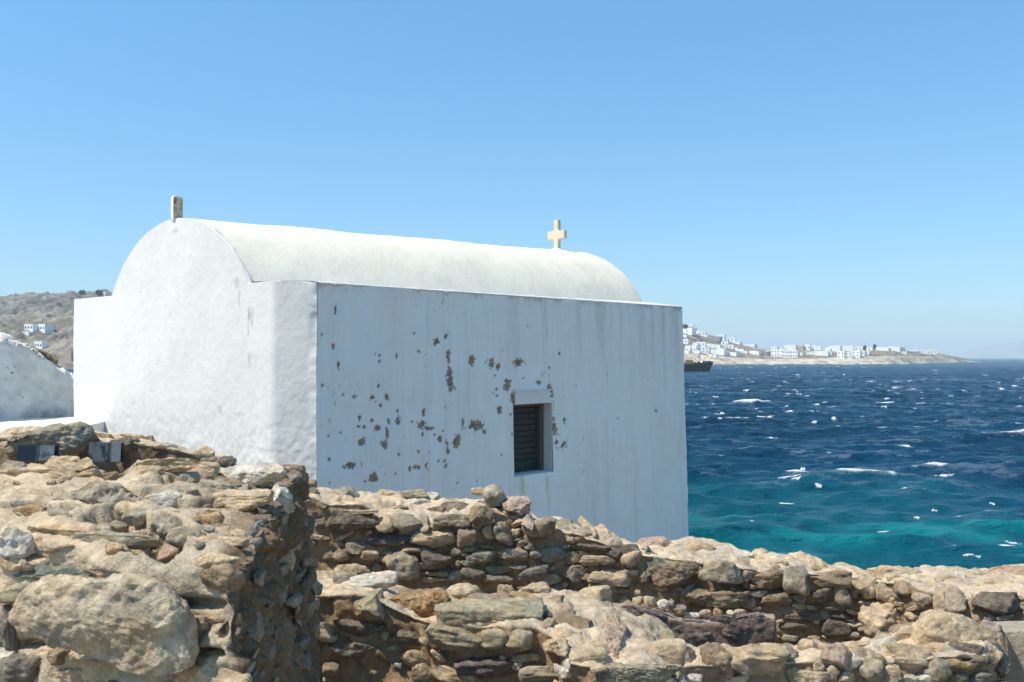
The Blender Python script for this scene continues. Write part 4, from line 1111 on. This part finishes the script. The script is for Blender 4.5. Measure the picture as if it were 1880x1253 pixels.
GH = 'white houses on the headland'
# zoom-A coordinates (cx, base y, w, h, storeys, windows, label)
ZA = [(170, 150, 55, 52, 1, 2, 'white cube house topmost on the headland hill, beside the chapel edge'), (125, 197, 120, 60, 1, 3, 'wide white house just below the topmost cube house on the hill'),
      (280, 215, 80, 40, 1, 2, 'low white house right of the wide hilltop house'), (108, 305, 55, 48, 1, 1, 'white house halfway down the hill touching the chapel edge'),
      (395, 265, 165, 35, 1, 0, 'long grey house with a flat roof on the hill slope'), (492, 265, 75, 55, 1, 2, 'white house at the right end of the long grey house'),
      (595, 285, 95, 42, 1, 2, 'white house stepping down right of the long grey house'), (655, 305, 85, 18, 1, 0, 'very low white house at the lower right end of the slope ridge'),
      (165, 385, 120, 68, 2, 3, 'two storey white house above the ship, left of the village'), (275, 330, 95, 42, 1, 2, 'small white house behind the two storey house above the ship'),
      (285, 405, 150, 60, 2, 4, 'broad white house above the ship bow'), (425, 350, 115, 38, 1, 3, 'white house in mid slope below the long grey house'),
      (520, 350, 55, 65, 2, 1, 'narrow tall white house in mid slope below the long grey house'), (592, 355, 65, 38, 1, 1, 'small white house right of the narrow tall house in mid slope'),
      (430, 412, 210, 45, 1, 5, 'very long low white house above the green patch on the shore'), (690, 385, 95, 22, 1, 0, 'low flat white house on the bare slope right of the very long house'),
      (570, 425, 190, 26, 1, 4, 'low white terrace house directly above the green shore patch'), (400, 445, 80, 26, 1, 1, 'small white house lowest on the shore left of the green patch'),
      (850, 418, 110, 40, 1, 3, 'white house between the green patch and the two storey shore block'), (940, 425, 105, 34, 1, 2, 'greyish house left of the two storey shore block'),
      (795, 332, 115, 24, 1, 0, 'low white house on the skyline where the hill flattens'), (1065, 357, 62, 26, 1, 2, 'small white house alone on the skyline left of the pale blocks'),
      (1235, 368, 118, 52, 1, 4, 'pale wide block, left one on the skyline above the two storey shore block'), (1345, 362, 60, 44, 1, 1, 'tan house between two pale skyline blocks'),
      (1420, 366, 60, 54, 1, 2, 'pale tall cube on the skyline right of the tan house'), (1512, 360, 110, 46, 1, 3, 'pale wide block, right one of the skyline group'),
      (1095, 445, 135, 72, 2, 4, 'two storey white shore block, left half of the pair with window rows'), (1237, 455, 155, 76, 2, 6, 'two storey white shore block, right half of the pair with window rows'),
      (1570, 428, 150, 42, 1, 3, 'long low white house with dark openings right of the shore pair'), (1715, 385, 120, 52, 1, 3, 'white skyline house above the row of shore cubes')]
for i, (x, y, w, h, st_, wn_, lab) in enumerate(ZA):
    mt = M_housegrey if ('grey house' in lab and 'long grey house with' in lab) or 'greyish' in lab else (M_housetan if lab.startswith('tan') else None)
    house(headT, 1240+x/5.875, 580+y/5.875, w/5.875, h/5.875, lab, mt, st_, wn_, GH, i)
XA = [(205, 150, 30, 26, 'tiny white cube just right of the topmost hill house'), (230, 190, 40, 24, 'small white annex between the wide hilltop house and the low one right of it'), (100, 235, 40, 26, 'small white house by the chapel edge under the wide hilltop house'),
      (330, 235, 34, 20, 'tiny white house at the left end of the long grey house'), (545, 300, 46, 24, 'small white house under the house stepping down the slope'), (215, 330, 50, 34, 'white cube behind the two storey house above the ship, left of the small house'), (350, 330, 44, 26, 'tiny white house between the two mid slope rows'),
      (120, 410, 50, 30, 'low white house by the chapel edge right above the ship deck'), (230, 412, 60, 34, 'white house tucked before the broad house above the ship bow'), (345, 372, 60, 28, 'white house right behind the broad house above the ship bow'), (480, 380, 60, 24, 'white house peeping over the very long low house'),
      (640, 370, 46, 24, 'small white house above the bare slope right of mid slope'), (745, 405, 60, 22, 'low white house between the bare slope and the shore'), (1000, 405, 50, 26, 'white house just left of the two storey shore block'), (1140, 362, 40, 16, 'very low white house between the lone skyline house and the pale blocks'),
      (1340, 430, 60, 26, 'low white house right against the shore pair'), (1450, 420, 70, 24, 'low white house halfway between the shore pair and the long low house'), (1640, 400, 60, 36, 'white house behind the long low house with dark openings'), (1640, 372, 40, 22, 'small white skyline house left of the house above the cube row')]
for i, (x, y, w, h, lab) in enumerate(XA): house(headT, 1240+x/5.875, 580+y/5.875, w/5.875, h/5.875, lab, None, 1, 0, GH, 130+i)
ZB = [(75, 262, 110, 34, 1, 2, 'low white house at the left end of the shore cube row'), (215, 285, 62, 56, 2, 2, 'tall white cube, first in the shore cube row'), (285, 285, 58, 50, 2, 2, 'tall white cube, second in the shore cube row'),
      (352, 280, 72, 54, 2, 2, 'tall white cube, third and widest in the shore cube row'), (402, 262, 60, 36, 1, 2, 'low white house right of the shore cube row'), (452, 255, 42, 28, 1, 1, 'small white house last right of the shore cube row'),
      (155, 222, 100, 42, 1, 3, 'white skyline house left of the mid headland'), (280, 222, 92, 44, 1, 3, 'white skyline house above the third shore cube'), (375, 222, 72, 36, 1, 2, 'white skyline house at the middle of the headland'),
      (475, 218, 52, 26, 1, 1, 'small white skyline house beside two dark trees'), (592, 218, 112, 32, 1, 3, 'long white skyline house right of the dark trees'), (700, 222, 100, 36, 1, 3, 'long white skyline house before the tan cliff begins'),
      (775, 235, 42, 40, 1, 1, 'grey fronted small house at the right end of the long skyline row'), (790, 252, 40, 22, 1, 1, 'low white house lying just below the skyline row end'), (880, 222, 60, 14, 1, 0, 'very low white house in the gap before the last cluster'),
      (965, 245, 40, 32, 1, 1, 'white house, left of the last cluster near the point'), (1010, 250, 42, 26, 1, 1, 'low white house, middle of the last cluster near the point'), (1055, 250, 58, 36, 1, 2, 'white house, right and last towards the rocky point')]
for i, (x, y, w, h, st_, wn_, lab) in enumerate(ZB):
    house(headT, 1500+x/4.947, 600+y/4.947, w/4.947, h/4.947, lab, M_housegrey if lab.startswith('grey') else None, st_, wn_, GH, 50+i)
GL = 'houses on the left hill'
house(hillT, 52, 607, 20, 10, 'left and lower wing of the long white house on the left hill', None, 1, 3, GL, 91, .1)
house(hillT, 75, 609, 24, 12, 'right and taller wing of the long white house on the left hill', None, 1, 3, GL, 92, -.1)
house(hillT, 46, 614, 18, 4, 'low white outbuilding below the long white house on the left hill', None, 1, 0, GL, 93, 0)
house(hillT, 70, 640, 20, 11, 'small white house with three windows above the broken garden wall', None, 1, 3, GL, 94, 0)
house(hillT, 125, 662, 13, 16, 'tan stone house ruin at the shore beside the chapel corner', M_housetan, 1, 0, GL, 95, .2)
house(hillT, 83, 583, 5, 5, 'tiny pale hut in the middle of the left hill', M_housetan, 1, 1, GL, 96, 0)
house(hillT, 190, 544, 7, 7, 'small white house on the skyline of the left hill by a dark tree', None, 1, 1, GL, 97, 0)
# small far trees
def fartree(T, px, py, hpx, wpx, label, seed):
    l, y = ground_at(T, px, py); k = l[1]/FOC; H_, W_ = hpx*k, wpx*k; r = np.random.default_rng(seed)
    root = empty('tree', l); tag(root, label, 'tree', 'dark trees on the far land')
    v, q = box((0, 0, H_*.2), (.35, .35, H_*.5)); o = bpy.data.objects.new('trunk', mesh('trunk', v, q, M_wood, smooth=False)); COL.objects.link(o); o.parent = root
    n = 500; dr_ = r.normal(size=(n, 3)); dr_ /= np.linalg.norm(dr_, axis=1, keepdims=True); c = dr_*(r.random((n, 1))**.4)*np.array([W_/2, W_/2, H_*.42])+np.array([0, 0, H_*.6])
    a = r.normal(size=(n, 3))*.45; b = r.normal(size=(n, 3))*.45; Vt = np.stack([c-a-b, c+a-b, c+a+b, c-a+b], 1).reshape(-1, 3); Qt = np.arange(4*n).reshape(-1, 4)
    o = bpy.data.objects.new('crown', mesh('crown', Vt, Qt, M_leaf, smooth=False)); COL.objects.link(o); o.parent = root
for a in ((hillT, 182, 542, 8, 11, 'round dark tree on the skyline of the left hill', 1), (hillT, 150, 540, 5, 9, 'low dark tree left of the round one on the hill skyline', 2), (headT, 1606, 643, 9, 3.5, 'slim dark tree on the headland skyline, right of a pair', 3),
          (headT, 1588, 643, 7, 3, 'slim dark tree on the headland skyline, left of a pair', 4), (headT, 1258, 603, 6, 9, 'dark bush like tree beside the topmost hill house', 5)): fartree(*a)

# ------------------------------------------------------------------ ship
sd = 425.; bowx = (1311-CX)/FOC*sd; Ls = 38.; ship = empty('ship', (bowx-Ls/2, sd, 0)); tag(ship, 'dark hulled cargo ship whose bow shows past the right edge of the chapel', 'ship')
st_n = 40; u = np.linspace(0, 1, st_n); rows_ = []
for t in u:                                                         # t=0 stern, 1 bow
    beam = 4.2*(1-max(0, (t-.62)/.38)**2.2)*(.75+.25*min(1, t/.12)); deck = 2.9+.2*(1-t)+1.35*max(0, (t-.55)/.45)**1.6; ring = []
    for v in np.linspace(0, 1, 9):
        zz = -1.0+(deck+1.0)*v; fl2 = .72+.28*v**.8; rake = 2.4*v*max(0, (t-.8)/.2)-1.6*max(0, (t-.8)/.2)
        ring.append((-Ls/2+Ls*t*.975+rake, beam*fl2, zz))
    rows_.append(ring)
rows_ = np.array(rows_); pt = rows_.copy(); pt[:, :, 1] *= -1
full = np.concatenate([pt[:, ::-1], rows_], 1); V = full.reshape(-1, 3); Q = gridq(st_n, 18)
dk = rows_[:, -1].copy(); dk[:, 2] -= .7
hull = bpy.data.objects.new('hull', mesh('hull', V, Q, M_hull)); COL.objects.link(hull); hull.parent = ship
dk2 = dk.copy(); dk2[:, 1] *= -1; Vd = np.concatenate([dk2, dk]); i_ = np.arange(st_n-1)
def sub(name, me): o = bpy.data.objects.new(name, me); COL.objects.link(o); o.parent = ship; return o
sub('deck', mesh('deck', Vd, np.stack([i_, i_+1, i_+1+st_n, i_+st_n], -1), M_rust, smooth=False))
def sbox(name, lst, mat):
    V = []; Q = []; n = 0
    for c, s in lst: v, q = box(c, s, 0, n); V.append(v); Q.append(q); n += 8
    return sub(name, mesh(name, np.concatenate(V), np.concatenate(Q), mat, smooth=False))
sbox('cargo', [((8.2, 0, 3.7), (3.0, 3.5, 2.5)), ((10.6, .4, 3.2), (1.5, 2.6, 1.9)), ((5.5, 0, 3.2), (2.0, 4, 1.6)), ((-2, 0, 3.0), (9, 5, 1.5))], M_rust)
sbox('mast', [((12.6, 0, 5.2), (.22, .22, 5.2)), ((12.6, 0, 6.6), (1.6, .14, .14))], M_hull)
sbox('winch', [((12.4, 0, 3.4), (1.1, 2.2, 1.7)), ((14.6, 0, 3.8), (.7, 1.6, 1.5))], M_hull)
sbox('rail', [((16.2+.0*i, -1.2, 4.3), (2.6, .08, .5)) for i in range(1)], M_hull)
wh = sbox('wheelhouse', [((-14, 0, 5.0), (6, 6, 4.6)), ((-14, 0, 8.4), (4.5, 5, 2.2))], M_house)

# ------------------------------------------------------------------ haze, light, camera
hb = boxes('haze', [((1200, 5700, 88), (22000, 12400, 180))], None); hb.location = (0, 0, 0); tag(hb, kind='stuff')
hm = bpy.data.materials.new('haze'); hm.use_nodes = True; nt = hm.node_tree; nt.nodes.clear(); ou = nt.nodes.new('ShaderNodeOutputMaterial'); pv = nt.nodes.new('ShaderNodeVolumePrincipled')
pv.inputs['Color'].default_value = (.86, .95, 1, 1); pv.inputs['Density'].default_value = 1.9e-4; pv.inputs['Anisotropy'].default_value = .0
nt.links.new(pv.outputs[0], ou.inputs['Volume']); hb.data.materials.append(hm)

sx, sy = -.95, -.29; EL = R(58); n_ = math.hypot(sx, sy); sx, sy = sx/n_, sy/n_
ld = bpy.data.lights.new('sun', 'SUN'); ld.energy = 4.05; ld.angle = R(.53); ld.color = (1, .93, .81)
sun = bpy.data.objects.new('sun', ld); COL.objects.link(sun)
dirv = Vector((sx*math.cos(EL), sy*math.cos(EL), math.sin(EL))); sun.rotation_euler = dirv.to_track_quat('Z', 'Y').to_euler(); sun.location = (0, 0, 50)
w = bpy.data.worlds.new('World'); S.world = w; w.use_nodes = True; nt = w.node_tree
sk = nt.nodes.new('ShaderNodeTexSky'); sk.sky_type = 'NISHITA'; sk.sun_disc = False; sk.sun_elevation = EL; sk.sun_rotation = math.atan2(sx, sy)
sk.altitude = 0; sk.air_density = 1.0; sk.dust_density = .3; sk.ozone_density = 3.0
hs = nt.nodes.new('ShaderNodeHueSaturation'); hs.inputs['Saturation'].default_value = 1.02
tcw = nt.nodes.new('ShaderNodeTexCoord'); sp3 = nt.nodes.new('ShaderNodeSeparateXYZ'); nt.links.new(tcw.outputs['Generated'], sp3.inputs[0])
cr3 = nt.nodes.new('ShaderNodeValToRGB'); nt.links.new(sp3.outputs['Z'], cr3.inputs[0])
cr3.color_ramp.elements[0].position = 0; cr3.color_ramp.elements[0].color = (.46, .595, .73, 1); cr3.color_ramp.elements[1].position = .45; cr3.color_ramp.elements[1].color = (.60, .97, 1.0, 1)
ml = nt.nodes.new('ShaderNodeMix'); ml.data_type = 'RGBA'; ml.blend_type = 'MULTIPLY'; ml.inputs['Factor'].default_value = 1
nt.links.new(sk.outputs[0], ml.inputs['A']); nt.links.new(cr3.outputs[0], ml.inputs['B']); nt.links.new(ml.outputs['Result'], hs.inputs['Color'])
bg = nt.nodes['Background']; bg.inputs['Strength'].default_value = .15; nt.links.new(hs.outputs[0], bg.inputs['Color'])
cd = bpy.data.cameras.new('camera'); cam = bpy.data.objects.new('camera', cd); COL.objects.link(cam); cam.location = (0, 0, CZ); cam.rotation_euler = (R(90), 0, 0)
cd.sensor_width = 36; cd.lens = 36*FOC/1880; cd.shift_y = (HY-626.5)/1880; cd.clip_start = .1; cd.clip_end = 30000
cd.dof.use_dof = True; cd.dof.focus_distance = 10; cd.dof.aperture_fstop = 9
S.camera = cam
S.view_settings.view_transform = 'Standard'; S.view_settings.look = 'None'; S.view_settings.exposure = .47
S.render.engine = 'CYCLES'; S.cycles.use_denoising = True; S.cycles.max_bounces = 6; S.cycles.volume_bounces = 1
